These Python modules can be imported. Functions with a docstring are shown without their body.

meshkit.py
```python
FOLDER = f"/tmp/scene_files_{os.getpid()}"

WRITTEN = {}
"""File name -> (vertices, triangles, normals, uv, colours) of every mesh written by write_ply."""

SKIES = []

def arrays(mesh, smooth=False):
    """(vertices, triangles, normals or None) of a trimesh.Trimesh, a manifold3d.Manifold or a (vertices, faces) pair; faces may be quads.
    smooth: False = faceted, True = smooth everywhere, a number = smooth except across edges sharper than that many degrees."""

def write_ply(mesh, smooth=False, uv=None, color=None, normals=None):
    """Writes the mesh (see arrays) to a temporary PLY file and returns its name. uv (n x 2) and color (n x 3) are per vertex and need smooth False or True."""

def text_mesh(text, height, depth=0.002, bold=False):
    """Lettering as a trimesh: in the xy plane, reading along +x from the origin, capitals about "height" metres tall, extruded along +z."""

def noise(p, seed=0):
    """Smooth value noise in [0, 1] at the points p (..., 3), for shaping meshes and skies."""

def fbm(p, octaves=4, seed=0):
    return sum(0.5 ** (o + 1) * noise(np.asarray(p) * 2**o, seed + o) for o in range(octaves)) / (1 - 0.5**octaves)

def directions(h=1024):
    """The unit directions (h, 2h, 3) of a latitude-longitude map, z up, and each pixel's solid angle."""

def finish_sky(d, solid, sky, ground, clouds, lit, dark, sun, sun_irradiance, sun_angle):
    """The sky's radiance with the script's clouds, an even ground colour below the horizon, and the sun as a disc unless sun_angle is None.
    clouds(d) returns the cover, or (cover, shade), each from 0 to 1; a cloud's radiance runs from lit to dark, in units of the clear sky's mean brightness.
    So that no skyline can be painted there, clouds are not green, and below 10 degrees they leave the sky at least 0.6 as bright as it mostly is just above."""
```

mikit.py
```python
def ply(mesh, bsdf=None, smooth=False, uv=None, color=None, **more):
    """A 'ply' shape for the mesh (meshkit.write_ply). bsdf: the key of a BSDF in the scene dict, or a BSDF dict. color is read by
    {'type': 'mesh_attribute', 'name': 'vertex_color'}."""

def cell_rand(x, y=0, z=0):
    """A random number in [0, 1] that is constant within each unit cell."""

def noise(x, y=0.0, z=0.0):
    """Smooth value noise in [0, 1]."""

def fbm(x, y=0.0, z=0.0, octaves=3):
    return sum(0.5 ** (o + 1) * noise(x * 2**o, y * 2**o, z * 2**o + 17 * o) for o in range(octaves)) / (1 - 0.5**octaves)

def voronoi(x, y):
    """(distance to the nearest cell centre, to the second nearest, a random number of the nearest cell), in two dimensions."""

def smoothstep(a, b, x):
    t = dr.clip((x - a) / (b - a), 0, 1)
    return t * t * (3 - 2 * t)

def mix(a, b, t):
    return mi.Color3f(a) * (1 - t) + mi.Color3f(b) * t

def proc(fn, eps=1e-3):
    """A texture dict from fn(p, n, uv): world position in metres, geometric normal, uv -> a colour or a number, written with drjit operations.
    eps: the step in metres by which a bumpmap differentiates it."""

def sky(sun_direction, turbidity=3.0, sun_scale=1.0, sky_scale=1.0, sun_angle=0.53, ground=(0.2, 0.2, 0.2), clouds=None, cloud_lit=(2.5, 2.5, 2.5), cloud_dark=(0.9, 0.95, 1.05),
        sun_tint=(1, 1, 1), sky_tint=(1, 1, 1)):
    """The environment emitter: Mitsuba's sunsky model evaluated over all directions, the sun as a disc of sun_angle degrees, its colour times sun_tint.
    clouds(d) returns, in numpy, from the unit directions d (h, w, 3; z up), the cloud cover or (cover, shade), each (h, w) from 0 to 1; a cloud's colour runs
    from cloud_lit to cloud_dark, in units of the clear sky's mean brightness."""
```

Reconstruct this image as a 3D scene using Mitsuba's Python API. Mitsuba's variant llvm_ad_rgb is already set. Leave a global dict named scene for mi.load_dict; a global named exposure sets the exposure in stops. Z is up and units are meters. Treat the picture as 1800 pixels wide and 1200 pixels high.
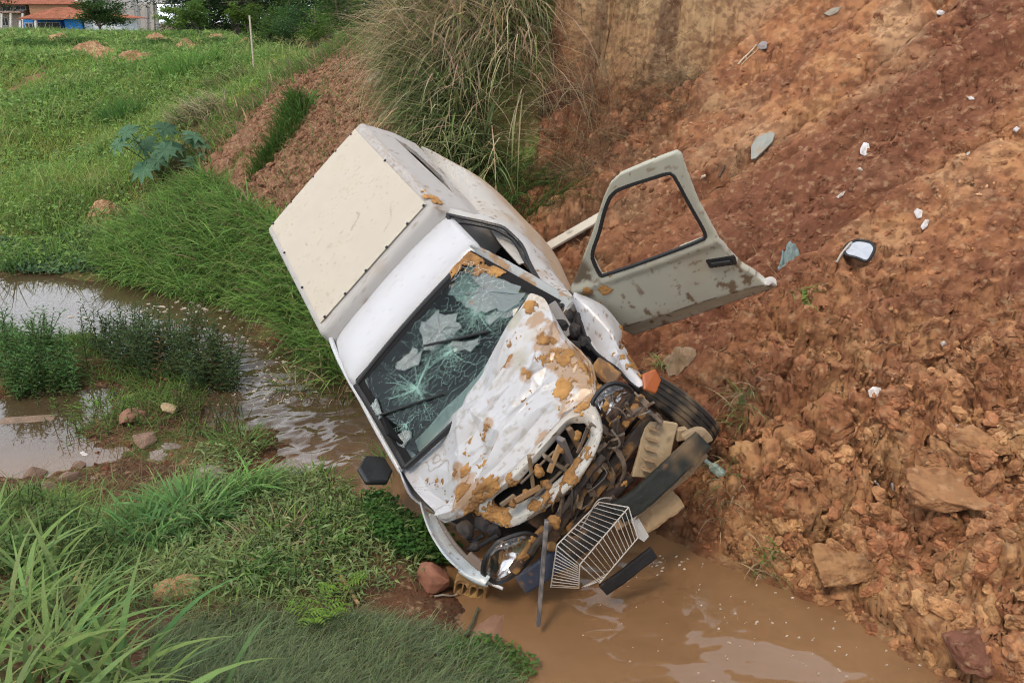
import math
import numpy as np, trimesh, shapely, manifold3d
import drjit as dr, mitsuba as mi
import mikit, meshkit
from scipy.interpolate import RBFInterpolator, RegularGridInterpolator, PchipInterpolator
from scipy.spatial.transform import Rotation as Rot

# ------------------------------------------------------------------ camera, sky, exposure
T = mi.ScalarTransform4f
FOC = 1500.0                                   # focal length in pixels of the 1800 x 1200 photograph
PITCH = math.atan(560 / FOC)
EYE = np.array([0.0, 0.0, 3.1])                # metres above the creek's water
FW = np.array([0, math.cos(PITCH), -math.sin(PITCH)])
UP = np.array([0, math.sin(PITCH), math.cos(PITCH)])
scene, labels = {}, {}
scene['camera'] = {'type': 'perspective', 'fov': 2 * math.degrees(math.atan(900 / FOC)), 'fov_axis': 'x', 'near_clip': 0.05, 'far_clip': 2000.0,
                   'to_world': T().look_at(origin=EYE.tolist(), target=(EYE + FW).tolist(), up=[0, 0, 1])}


def smooth01(a, b, x):
    t = np.clip((x - a) / (b - a), 0, 1)
    return t * t * (3 - 2 * t)


def clouds(d):
    n = meshkit.fbm(d * [3.0, 3.0, 6.0] + 5, 4, seed=3)
    return np.ones(d.shape[:2]), np.clip(0.10 + 0.65 * smooth01(0.2, 0.75, d[..., 2]) + 0.7 * (n - 0.5), 0, 0.9)


scene['sky'] = mikit.sky([-0.30, -0.55, 0.78], turbidity=4, sun_scale=0.26, sun_angle=13, clouds=clouds, cloud_lit=(3.4, 3.6, 3.9), cloud_dark=(.9, .97, 1.1), ground=(0.16, 0.13, 0.09))
exposure = 2.3

# ------------------------------------------------------------------ helpers
rng = np.random.default_rng(7)


def ray(px, py):
    px, py = np.asarray(px, float), np.asarray(py, float)
    return FW + np.multiply.outer((px - 900) / FOC, [1.0, 0, 0]) + np.multiply.outer((600 - py) / FOC, UP)


def at_z(px, py, z):
    d = ray(px, py)
    return EYE + d * (z - EYE[2]) / d[2]


def at_y(px, py, y):
    d = ray(px, py)
    return EYE + d * y / d[1]


def lerp(a, b, t):
    return a + (b - a) * t


def n3(x, y, z=0.0, seed=0):
    x, y, z = np.broadcast_arrays(np.asarray(x, float), np.asarray(y, float), np.asarray(z, float))
    return meshkit.noise(np.stack([x, y, z], -1), seed)


def f3(x, y, z=0.0, octaves=4, seed=0):
    x, y, z = np.broadcast_arrays(np.asarray(x, float), np.asarray(y, float), np.asarray(z, float))
    return meshkit.fbm(np.stack([x, y, z], -1), octaves, seed)


def key_for(name, parent=None):
    base = name if parent is None else parent + '__' + name
    if base not in used:
        used.add(base)
        return base
    i = 1
    while f'{base}_{i:03d}' in used:
        i += 1
    used.add(f'{base}_{i:03d}')
    return f'{base}_{i:03d}'


used = set()


def add(name, mesh, bsdf, parent=None, smooth=False, color=None, label=None, cat=None, group=None, kind=None):
    k = key_for(name, parent)
    scene[k] = mikit.ply(mesh, bsdf, smooth=smooth, color=color)
    note(k, label, cat, group, kind)
    return k


def note(k, label=None, cat=None, group=None, kind=None):
    d = {a: b for a, b in (('label', label), ('category', cat), ('group', group), ('kind', kind)) if b}
    if d:
        labels[k] = d


def thing(name, label, cat, group=None):
    k = key_for(name)
    note(k, label, cat, group)
    return k


def TM(v, f):
    return trimesh.Trimesh(np.asarray(v, float), np.asarray(f, int), process=False)


def cat_meshes(ms):
    return trimesh.util.concatenate(ms)


def unit(v):
    v = np.asarray(v, float)
    return v / np.maximum(np.linalg.norm(v, axis=-1, keepdims=True), 1e-12)


def tube(pts, r, n=7, cap=True):
    pts = np.asarray(pts, float)
    r = np.broadcast_to(r, len(pts)).astype(float)
    t = unit(np.gradient(pts, axis=0))
    ref = np.array([0, 0, 1.0]) if abs(t[0][2]) < 0.9 else np.array([1.0, 0, 0])
    a = unit(np.cross(t[0], ref))
    rings, ang = [], np.arange(n) * 2 * np.pi / n
    for i in range(len(pts)):
        a = unit(a - t[i] * (a @ t[i]))
        b = np.cross(t[i], a)
        rings.append(pts[i] + r[i] * (np.cos(ang)[:, None] * a + np.sin(ang)[:, None] * b))
    v = np.vstack(rings)
    f = []
    for i in range(len(pts) - 1):
        for j in range(n):
            k = (j + 1) % n
            f += [[i * n + j, i * n + k, (i + 1) * n + k], [i * n + j, (i + 1) * n + k, (i + 1) * n + j]]
    if cap:
        v = np.vstack([v, pts[0], pts[-1]])
        m, e = len(v) - 2, (len(pts) - 1) * n
        for j in range(n):
            k = (j + 1) % n
            f += [[m, k, j], [m + 1, e + j, e + k]]
    return TM(v, f)


def smooth_path(pts, n):
    pts = np.asarray(pts, float)
    t = np.r_[0, np.cumsum(np.linalg.norm(np.diff(pts, axis=0), axis=1))]
    return PchipInterpolator(t, pts)(np.linspace(0, t[-1], n))


def bar(p0, p1, w, h, up=(0, 0, 1), r=0.004):
    """A chamfered bar from p0 to p1: w across, h along up."""
    p0, p1 = np.asarray(p0, float), np.asarray(p1, float)
    L = np.linalg.norm(p1 - p0)
    x = (p1 - p0) / L
    y = unit(np.cross(up, x))
    z = np.cross(x, y)
    m = rbox(L, w, h, min(r, w / 3, h / 3))
    M = np.eye(4)
    M[:3, 0], M[:3, 1], M[:3, 2], M[:3, 3] = x, y, z, (p0 + p1) / 2
    m.apply_transform(M)
    return m


def rbox(lx, ly, lz, r=0.01):
    pts = []
    for sx in (-1, 1):
        for sy in (-1, 1):
            for sz in (-1, 1):
                c = np.array([sx * lx / 2, sy * ly / 2, sz * lz / 2])
                for k in range(3):
                    q = c - np.array([sx, sy, sz]) * r
                    q[k] = c[k]
                    pts.append(q)
    return trimesh.convex.convex_hull(np.array(pts))


def rounded_hull(centres, r, sub=1):
    s = trimesh.creation.icosphere(subdivisions=sub, radius=1.0).vertices
    rr = np.broadcast_to(r, len(centres))
    return trimesh.convex.convex_hull(np.vstack([np.asarray(c) + s * q for c, q in zip(centres, rr)]))


def rock(seed, size, sub=1, rough=0.35, flat=(1, 1, 1), upright=False):
    m = trimesh.creation.icosphere(subdivisions=sub)
    v = m.vertices * (1 + rough * 2 * (meshkit.fbm(m.vertices * 1.3 + seed * 7.7, 3, seed) - 0.5)[:, None])
    g = np.random.default_rng(seed)
    for _ in range(9 if upright else 4):                          # knock flats into it
        d = unit(g.normal(size=3))
        over = np.maximum(v @ d - (0.60 if upright else 0.72), 0)
        v = v - over[:, None] * d * 0.85
    if sub > 1:
        v = v * (1 + .22 * (meshkit.fbm(v * 4 + seed, 4, seed + 1) - .5) + .10 * (meshkit.fbm(v * 13 + seed, 3, seed + 2) - .5))[:, None]
    turn = Rot.from_euler('z', seed * 47 % 360, degrees=True) if upright else Rot.random(random_state=seed)
    v = v * np.asarray(flat) @ turn.as_matrix().T
    return TM(v * size, m.faces)


def net(ctrl, nu, nv):
    """A smooth (nu, nv, 3) grid through a control net of points (no overshoot)."""
    c = np.asarray(ctrl, float)
    g = PchipInterpolator(np.linspace(0, 1, c.shape[0]), c, axis=0)(np.linspace(0, 1, nu))
    return PchipInterpolator(np.linspace(0, 1, c.shape[1]), g, axis=1)(np.linspace(0, 1, nv))


def grid_normals(G):
    return unit(np.cross(np.gradient(G, axis=0), np.gradient(G, axis=1)))


def sheet(G, thick, keep=None, toward=None):
    """A closed shell over the grid G; keep: mask of its cells. Returns (mesh, grid index per vertex); the first nu*nv vertices are the outer face."""
    nu, nv = G.shape[:2]
    N = grid_normals(G)
    if toward is not None and np.mean((N * (np.asarray(toward) - G)).sum(-1)) < 0:
        N = -N
    flip = np.mean((np.cross(G[1:, :-1] - G[:-1, :-1], G[:-1, 1:] - G[:-1, :-1]) * N[:-1, :-1]).sum(-1)) < 0
    idx = np.arange(nu * nv).reshape(nu, nv)
    keep = np.ones((nu - 1, nv - 1), bool) if keep is None else keep
    a, b, c, d = (x[keep] for x in (idx[:-1, :-1], idx[1:, :-1], idx[1:, 1:], idx[:-1, 1:]))
    top = np.vstack([np.stack([a, b, c], 1), np.stack([a, c, d], 1)])
    if flip:
        top = top[:, ::-1]
    n = nu * nv
    e = np.vstack([top[:, [0, 1]], top[:, [1, 2]], top[:, [2, 0]]])
    code, rev = e[:, 0] * n + e[:, 1], e[:, 1] * n + e[:, 0]
    rim = e[~np.isin(code, rev)]
    side = np.vstack([np.stack([rim[:, 1], rim[:, 0], rim[:, 0] + n], 1), np.stack([rim[:, 1], rim[:, 0] + n, rim[:, 1] + n], 1)])
    v = np.vstack([G.reshape(-1, 3), (G - N * thick).reshape(-1, 3)])
    return TM(v, np.vstack([top, top[:, ::-1] + n, side])), N


def blades(P, h, w, az, lean, curl, col, seg=4, droop=1.0, tip=None):
    """Grass blades: arrays over N. lean/curl in radians from the vertical. Returns (mesh, colours)."""
    N = len(P)
    h, w, az, lean, curl = (np.broadcast_to(np.asarray(x, float), N) for x in (h, w, az, lean, curl))
    t = np.linspace(0, 1, seg + 1)
    th = lean[:, None] + curl[:, None] * ((t[:-1] + t[1:]) / 2)[None] ** droop
    d = np.stack([np.sin(th) * np.cos(az)[:, None], np.sin(th) * np.sin(az)[:, None], np.cos(th)], -1) * (h / seg)[:, None, None]
    c = np.concatenate([np.zeros((N, 1, 3)), np.cumsum(d, 1)], 1) + P[:, None]
    tw = rng.uniform(-0.7, 0.7, N)
    side = np.stack([-np.sin(az + tw), np.cos(az + tw), 0.25 * np.sin(tw * 3)], -1)
    prof = w[:, None] * (0.55 + 0.45 * np.sin(np.pi * np.clip(t[:-1] * 1.1 + 0.1, 0, 1)))[None] * (1 - t[:-1] ** 3)[None] / 2
    L, R = c[:, :-1] - side[:, None] * prof[..., None], c[:, :-1] + side[:, None] * prof[..., None]
    v = np.concatenate([np.stack([L, R], 2).reshape(N, -1, 3), c[:, -1:]], 1)
    f = []
    for k in range(seg - 1):
        f += [[2 * k, 2 * k + 1, 2 * k + 3], [2 * k, 2 * k + 3, 2 * k + 2]]
    f.append([2 * seg - 2, 2 * seg - 1, 2 * seg])
    m = 2 * seg + 1
    F = (np.array(f)[None] + (np.arange(N) * m)[:, None, None]).reshape(-1, 3)
    col = np.broadcast_to(col, (N, 3))
    C = np.repeat(col[:, None], m, 1)
    if tip is not None:
        k = np.r_[np.repeat(t[:-1], 2), 1.0][None, :, None] ** 2
        C = C * (1 - k) + np.broadcast_to(tip, (N, 3))[:, None] * k
    return TM(v.reshape(-1, 3), F), C.reshape(-1, 3)


def leafset(P, D, L, W, col, fold=0.25, nrm=None):
    """Lance-shaped leaves from base points P along D, four triangles each, folded at the rib."""
    N = len(P)
    D = unit(D)
    L, W = (np.broadcast_to(np.asarray(x, float), N) for x in (L, W))
    up = np.array([0, 0, 1.0]) if nrm is None else nrm
    S = unit(np.cross(D, up + 0.25 * rng.normal(size=(N, 3))))
    U = np.cross(S, D)
    mid = P + D * (0.45 * L)[:, None]
    tipp = P + D * L[:, None] - U * (0.18 * L)[:, None]
    l = mid - S * (W / 2)[:, None] + U * (fold * W)[:, None]
    r = mid + S * (W / 2)[:, None] + U * (fold * W)[:, None]
    v = np.stack([P, l, mid, r, tipp], 1).reshape(-1, 3)
    f = np.array([[0, 2, 1], [0, 3, 2], [1, 2, 4], [2, 3, 4]])
    F = (f[None] + (np.arange(N) * 5)[:, None, None]).reshape(-1, 3)
    return TM(v, F), np.repeat(np.broadcast_to(col, (N, 3)), 5, 0)


def join(pairs):
    ms = [p[0] for p in pairs]
    return cat_meshes(ms), np.vstack([p[1] for p in pairs])


def vary(base, n, amt=0.25, hue=0.12):
    base = np.asarray(base, float)
    return np.clip(base * (1 + amt * rng.uniform(-1, 1, (n, 1))) * (1 + hue * rng.uniform(-1, 1, (n, 3))), 0.004, 0.9)


# ------------------------------------------------------------------ materials
VC = {'type': 'mesh_attribute', 'name': 'vertex_color'}


def rgb(*c):
    return {'type': 'rgb', 'value': list(c)}


def principled(color, rough=0.5, two=True, **k):
    b = {'type': 'principled', 'base_color': color, 'roughness': rough, **k}
    return {'type': 'twosided', 'b': b} if two else b


def bumped(inner, fn, scale, eps=2e-3):
    return {'type': 'twosided', 'b': {'type': 'bumpmap', 'tex': mikit.proc(fn, eps), 'scale': scale, 'inner': inner}}


def soil_bump(p, n, uv):
    return mikit.fbm(p.x * 17, p.y * 17, p.z * 17, 4) + 0.25 * mikit.noise(p.x * 110, p.y * 110, p.z * 110)


def grit(p, n, uv):
    return 0.55 * mikit.smoothstep(0.42, 0.66, mikit.fbm(p.x * 19, p.y * 19, p.z * 19, 6))


def flecks_(p, n, uv):
    return 0.38 * mikit.smoothstep(0.54, 0.76, mikit.fbm(p.x * 27 + 9, p.y * 27, p.z * 27, 5))


for k_, c_ in (('soil_base', VC), ('soil_dark', rgb(0.14, 0.058, 0.032)), ('soil_pale', rgb(0.58, 0.40, 0.24))):
    scene[k_] = {'type': 'principled', 'base_color': c_, 'roughness': 0.88, 'specular': 0.22}
scene['soil_gritty'] = {'type': 'blendbsdf', 'weight': mikit.proc(grit), 'a': {'type': 'ref', 'id': 'soil_base'}, 'b': {'type': 'ref', 'id': 'soil_dark'}}
scene['soil_mix'] = {'type': 'blendbsdf', 'weight': mikit.proc(flecks_), 'a': {'type': 'ref', 'id': 'soil_gritty'}, 'b': {'type': 'ref', 'id': 'soil_pale'}}
scene['soil_material'] = {'type': 'twosided', 'b': {'type': 'bumpmap', 'tex': mikit.proc(soil_bump, 2e-3), 'scale': 0.06, 'inner': {'type': 'ref', 'id': 'soil_mix'}}}
scene['mud_material'] = bumped({'type': 'principled', 'base_color': VC, 'roughness': 0.8, 'specular': 0.3}, soil_bump, 0.006)
scene['leaf_material'] = {'type': 'principledthin', 'base_color': VC, 'roughness': 0.5, 'diff_trans': 0.7, 'eta': 1.4}
scene['paint'] = principled(VC, 0.32, specular=0.5, clearcoat=0.5, clearcoat_gloss=0.85)
scene['dull_paint'] = principled(VC, 0.6, specular=0.3)
scene['rubber'] = principled(VC, 0.75, specular=0.25)
scene['black_plastic'] = principled(rgb(0.022, 0.023, 0.026), 0.42, specular=0.45)
scene['dark_cloth'] = principled(rgb(0.018, 0.018, 0.02), 0.95, specular=0.1)
scene['chrome'] = {'type': 'twosided', 'b': {'type': 'roughconductor', 'material': 'Al', 'alpha': 0.06}}
scene['lens'] = {'type': 'thindielectric', 'int_ior': 1.5}
scene['window_glass'] = {'type': 'thindielectric', 'int_ior': 1.5, 'specular_reflectance': rgb(0.42, 0.46, 0.46), 'specular_transmittance': rgb(0.60, 0.74, 0.70)}
scene['crazed_glass'] = {'type': 'blendbsdf', 'weight': 0.4, 'a': {'type': 'thindielectric', 'int_ior': 1.6, 'specular_transmittance': rgb(0.5, 0.66, 0.64)},
                         'b': {'type': 'twosided', 'b': {'type': 'principled', 'base_color': rgb(0.46, 0.53, 0.55), 'roughness': 0.3}}}
scene['crack_line'] = principled(rgb(0.27, 0.48, 0.43), 0.4)
scene['craze_line'] = principled(rgb(0.62, 0.70, 0.70), 0.4)
scene['orange_lens'] = principled(rgb(0.42, 0.12, 0.04), 0.3, clearcoat=0.6)
scene['white_wire'] = principled(VC, 0.4)
scene['plain'] = principled(VC, 0.65)                             # any dull coloured object
scene['stone_material'] = bumped({'type': 'principled', 'base_color': VC, 'roughness': 0.8}, soil_bump, 0.004)


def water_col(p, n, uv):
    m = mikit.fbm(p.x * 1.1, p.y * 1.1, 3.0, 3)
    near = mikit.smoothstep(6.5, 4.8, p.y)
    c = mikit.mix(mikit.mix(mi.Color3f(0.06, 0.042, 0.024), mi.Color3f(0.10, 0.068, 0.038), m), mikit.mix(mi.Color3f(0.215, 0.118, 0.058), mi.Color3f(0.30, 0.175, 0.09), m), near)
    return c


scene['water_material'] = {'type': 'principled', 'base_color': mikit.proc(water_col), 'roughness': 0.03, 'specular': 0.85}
scene['foam_material'] = principled(rgb(0.62, 0.55, 0.47), 0.6)

# ------------------------------------------------------------------ the terrain: control points, then relief
# the bank runs from the near right to the far left: u along its foot, s across it (uphill)
FOOT_U = [-3, 0.2, 0.93, 1.48, 1.73, 2.14, 2.74, 3.4, 5.0, 7.0, 8.87, 10.2, 11.5, 14]
FOOT_S = [-0.3, -0.2, -0.09, 0.12, -0.05, 0.0, -0.05, 0.0, 0.1, 0.17, 0.37, 0.02, -0.23, -2.2]


def us(x, y):
    return (y - x) / math.sqrt(2), (x + y - 5.8) / math.sqrt(2)


def xy(u, s):
    q = s * math.sqrt(2) + 5.8
    return (q - u * math.sqrt(2)) / 2, (q + u * math.sqrt(2)) / 2


def control_points():
    C = []
    for px, py, z in [(1000, 1150, -.2), (1200, 1100, -.2), (1300, 1050, -.12), (1500, 1150, -.12), (1150, 1000, -.15), (950, 1070, -.15), (60, 530, -.12), (120, 560, -.15), (250, 530, -.12), (400, 560, -.12),
                      (480, 640, -.12), (480, 700, -.1), (620, 770, -.15), (520, 760, -.08), (350, 640, .05), (240, 610, .02), (60, 640, .12), (0, 600, .18), (0, 482, .03), (180, 486, .03), (0, 720, -.04), (130, 715, -.04),
                      (60, 850, .02), (100, 900, .08), (240, 770, .02), (275, 825, -.03), (400, 840, .05), (480, 880, .1), (590, 830, -.04), (650, 800, -.12), (680, 850, -.08), (690, 905, .0), (600, 890, .03), (560, 960, .14), (690, 960, .08), (735, 1035, .02),
                      (650, 1060, .08), (850, 1100, -.03), (790, 1075, .0), (940, 1190, -.03), (860, 1150, .03), (780, 1190, .12), (500, 1180, .3), (300, 1050, .24), (180, 1150, .5), (0, 1190, .85), (0, 1050, .6),
                      (0, 950, .35), (350, 900, .15), (420, 760, .05), (330, 720, .03),
                      (330, 440, .33), (420, 440, .5), (450, 350, .9), (500, 450, .6), (480, 520, .25), (540, 600, .1), (430, 540, .03), (290, 512, .02), (290, 290, .9), (280, 325, .72), (200, 300, .62), (100, 250, .78),
                      (0, 250, .82), (200, 200, 1.15), (0, 160, 1.4), (350, 200, 1.35), (200, 150, 1.6), (100, 100, 1.95), (0, 100, 2.15), (150, 400, .2), (0, 400, .22), (250, 380, .4), (80, 330, .42)]:
        C.append(at_z(px, py, z))
    for px, py, y in [(330, 230, 15.0), (480, 140, 17), (560, 100, 20), (620, 80, 24), (600, 250, 11), (550, 300, 10.6), (500, 200, 13), (430, 330, 11.6), (640, 180, 11.3), (400, 270, 13), (690, 130, 12.3), (850, 300, 8.9),
                      (800, 150, 9.6), (780, 20, 10.6), (700, 250, 9.9), (900, 50, 9.8), (200, 77, 36), (0, 75, 36), (350, 80, 36), (450, 72, 36), (600, 66, 36), (350, 120, 23), (450, 105, 22)]:
        C.append(at_y(px, py, y))
    for u in (-2.5, -1, 0, .9, 1.5, 2.1, 2.8, 3.4, 4.2, 5.0, 5.8):
        s0 = np.interp(u, FOOT_U, FOOT_S)
        b = smooth01(4.4, 3.2, u)
        prof = ((0, 0, 0), (.15, .26, .1), (.35, .5, .28), (.7, .85, .6), (1.1, 1.18, .95), (2, 1.95, 1.75), (3, 2.8, 2.6), (4, 3.7, 3.5), (5, 4.6, 4.4), (6.5, 5.6, 5.4), (9, 6.2, 6.0))
        for d, a, c in prof:
            C.append([*xy(u, s0 + d), lerp(c, a, b)])
        if u < 4.5:
            C.append([*xy(u, s0 - .5), -.15])
    C += [[0, 0, 1.5], [0, 1.4, 1.1], [-1.5, 1.2, 1.5], [-3, 1.5, 1.6], [-3.5, 3, 1.0], [1.2, 1.2, .5], [2.2, 1.5, .1], [1.2, 2.6, -.1], [1.9, 2.5, -.12], [.5, 2.2, .25], [-4, -3, 1.8], [3, -3, 1.2], [-8, 2, 1.2],
          [-8, 6, .2], [-10, 9, -.1], [-14, 11, -.1], [-14, 7, .4], [-16, 20, 1.4], [-25, 36, 2.7], [-40, 36, 2.8], [-60, 60, 2.4], [0, 60, 2.4], [60, 60, 5], [-60, 120, .6], [0, 120, .6], [60, 120, 2], [-14, 14, .5],
          [-30, 18, 1.8], [0, 15.5, 4.6], [-2, 19, 3.2], [2, 13, 5.0], [6, 20, 7.0], [-5, 40, 3.0], [5, 38, 5.5], [12, 6, 8.5], [10, -2, 6.5], [20, 20, 9], [-200, 200, 0], [0, 300, 0], [200, 200, 0], [30, -10, 6], [-30, -10, 2]]
    return np.array(C, float)


CP = control_points()
RBF = RBFInterpolator(CP[:, :2], CP[:, 2], kernel='linear', smoothing=0.004)


def axis(segs):
    out = [np.array([segs[0][0]])]
    for a, b, h in segs:
        n = max(1, int(round((b - a) / h)))
        out.append(np.linspace(a, b, n + 1)[1:])
    return np.concatenate(out)


GX = axis([(-220, -60, 20), (-60, -24, 2.0), (-24, -10, .25), (-10, -5, .08), (-5, -1.2, .03), (-1.2, 3.9, .019), (3.9, 6, .05), (6, 12, .3), (12, 60, 4), (60, 220, 20)])
GY = axis([(-12, 0, 1.5), (0, 2.6, .12), (2.6, 3.4, .035), (3.4, 7.2, .019), (7.2, 11, .03), (11, 15, .06), (15, 24, .18), (24, 44, .6), (44, 80, 4), (80, 300, 20)])
XX, YY = np.meshgrid(GX, GY, indexing='ij')
BX, BY = axis([(-220, -40, 30), (-40, -14, 1.5), (-14, 8, .16), (8, 40, 2), (40, 220, 30)]), axis([(-12, 0, 1.5), (0, 16, .16), (16, 45, .8), (45, 300, 20)])
bx, by = np.meshgrid(BX, BY, indexing='ij')
_coarse = RBF(np.stack([bx.ravel(), by.ravel()], 1)).reshape(bx.shape)
base_h = RegularGridInterpolator((BX, BY), _coarse, bounds_error=False, fill_value=None)


def base(x, y):
    x, y = np.broadcast_arrays(np.asarray(x, float), np.asarray(y, float))
    return base_h(np.stack([x, y], -1))


UU, SS = us(XX, YY)
DD = SS - np.interp(UU, FOOT_U, FOOT_S)                            # metres up the bank from its foot


def poly_world(pix, z=None):
    """A patch of ground: its outline given by points of the photograph dropped onto the smooth terrain."""
    p = np.array(pix, float)
    return shapely.Polygon(march(p[:, 0], p[:, 1], base)[:, :2]).buffer(0).intersection(shapely.box(-40, 0, 40, 46))


def march(px, py, height):
    d = ray(np.ravel(px), np.ravel(py))
    t = np.geomspace(1.5, 300, 420)
    P = EYE + d[:, None] * t[None, :, None]
    under = P[..., 2] < height(P[..., 0], P[..., 1])
    i = np.clip(np.argmax(under, 1), 1, None)
    i = np.where(under.any(1), i, len(t) - 1)
    lo, hi = t[i - 1], t[i]
    for _ in range(14):
        m = (lo + hi) / 2
        q = EYE + d * m[:, None]
        below = q[:, 2] < height(q[:, 0], q[:, 1])
        hi, lo = np.where(below, m, hi), np.where(below, lo, m)
    return EYE + d * hi[:, None]


# patches of bare soil: the slipped bank, the scree behind the box, small scars in the meadow
BANK = poly_world([(1160, 945), (1250, 1000), (1400, 1060), (1520, 1080), (1700, 1199), (1799, 1199), (1799, 0), (990, 0), (960, 120), (930, 260), (860, 330), (800, 420), (700, 500), (760, 600), (900, 700), (1000, 800), (1100, 900)]).union(
    shapely.Polygon([xy(-3, -.1), xy(.5, -.2), xy(.95, -.2), xy(2, .05), xy(2.8, 0), xy(3.3, .3), xy(3.5, 3), xy(4.6, 3.4), xy(4.6, 9), xy(-3, 9)])).union(shapely.Polygon([xy(4.2, 2.9), xy(6.3, 2.9), xy(6.3, 7), xy(4.2, 7)]))
SCREE = poly_world([(350, 300), (430, 215), (480, 150), (560, 105), (640, 80), (720, 130), (700, 260), (640, 330), (560, 420), (470, 360), (400, 330), (440, 250)])
SCARS = [poly_world(p) for p in ([(140, 95), (190, 85), (210, 100), (160, 115)], [(212, 104), (240, 102), (258, 113), (225, 120)], [(320, 88), (345, 82), (350, 94), (325, 99)], [(262, 75), (282, 71), (285, 80), (268, 84)],
                                 [(0, 168), (70, 122), (105, 102), (80, 130), (20, 168)], [(0, 135), (25, 118), (10, 140)], [(345, 268), (400, 235), (430, 250), (400, 300), (350, 310)], [(155, 372), (215, 370), (225, 380), (160, 383)])]


def soil_weight(x, y, wobble=0.3):
    w = np.zeros(np.shape(x))
    dx, dy = wobble * (f3(x * 1.7, y * 1.7, 0, 3, 11) - .5), wobble * (f3(x * 1.7, y * 1.7, 9, 3, 12) - .5)
    for P in [BANK, SCREE, *SCARS]:
        b = P.bounds
        m = (x > b[0] - 1) & (x < b[2] + 1) & (y > b[1] - 1) & (y < b[3] + 1)
        w[m] = np.maximum(w[m], shapely.contains_xy(P, (x + dx * 2)[m], (y + dy * 2)[m]).astype(float))
    return w


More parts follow.
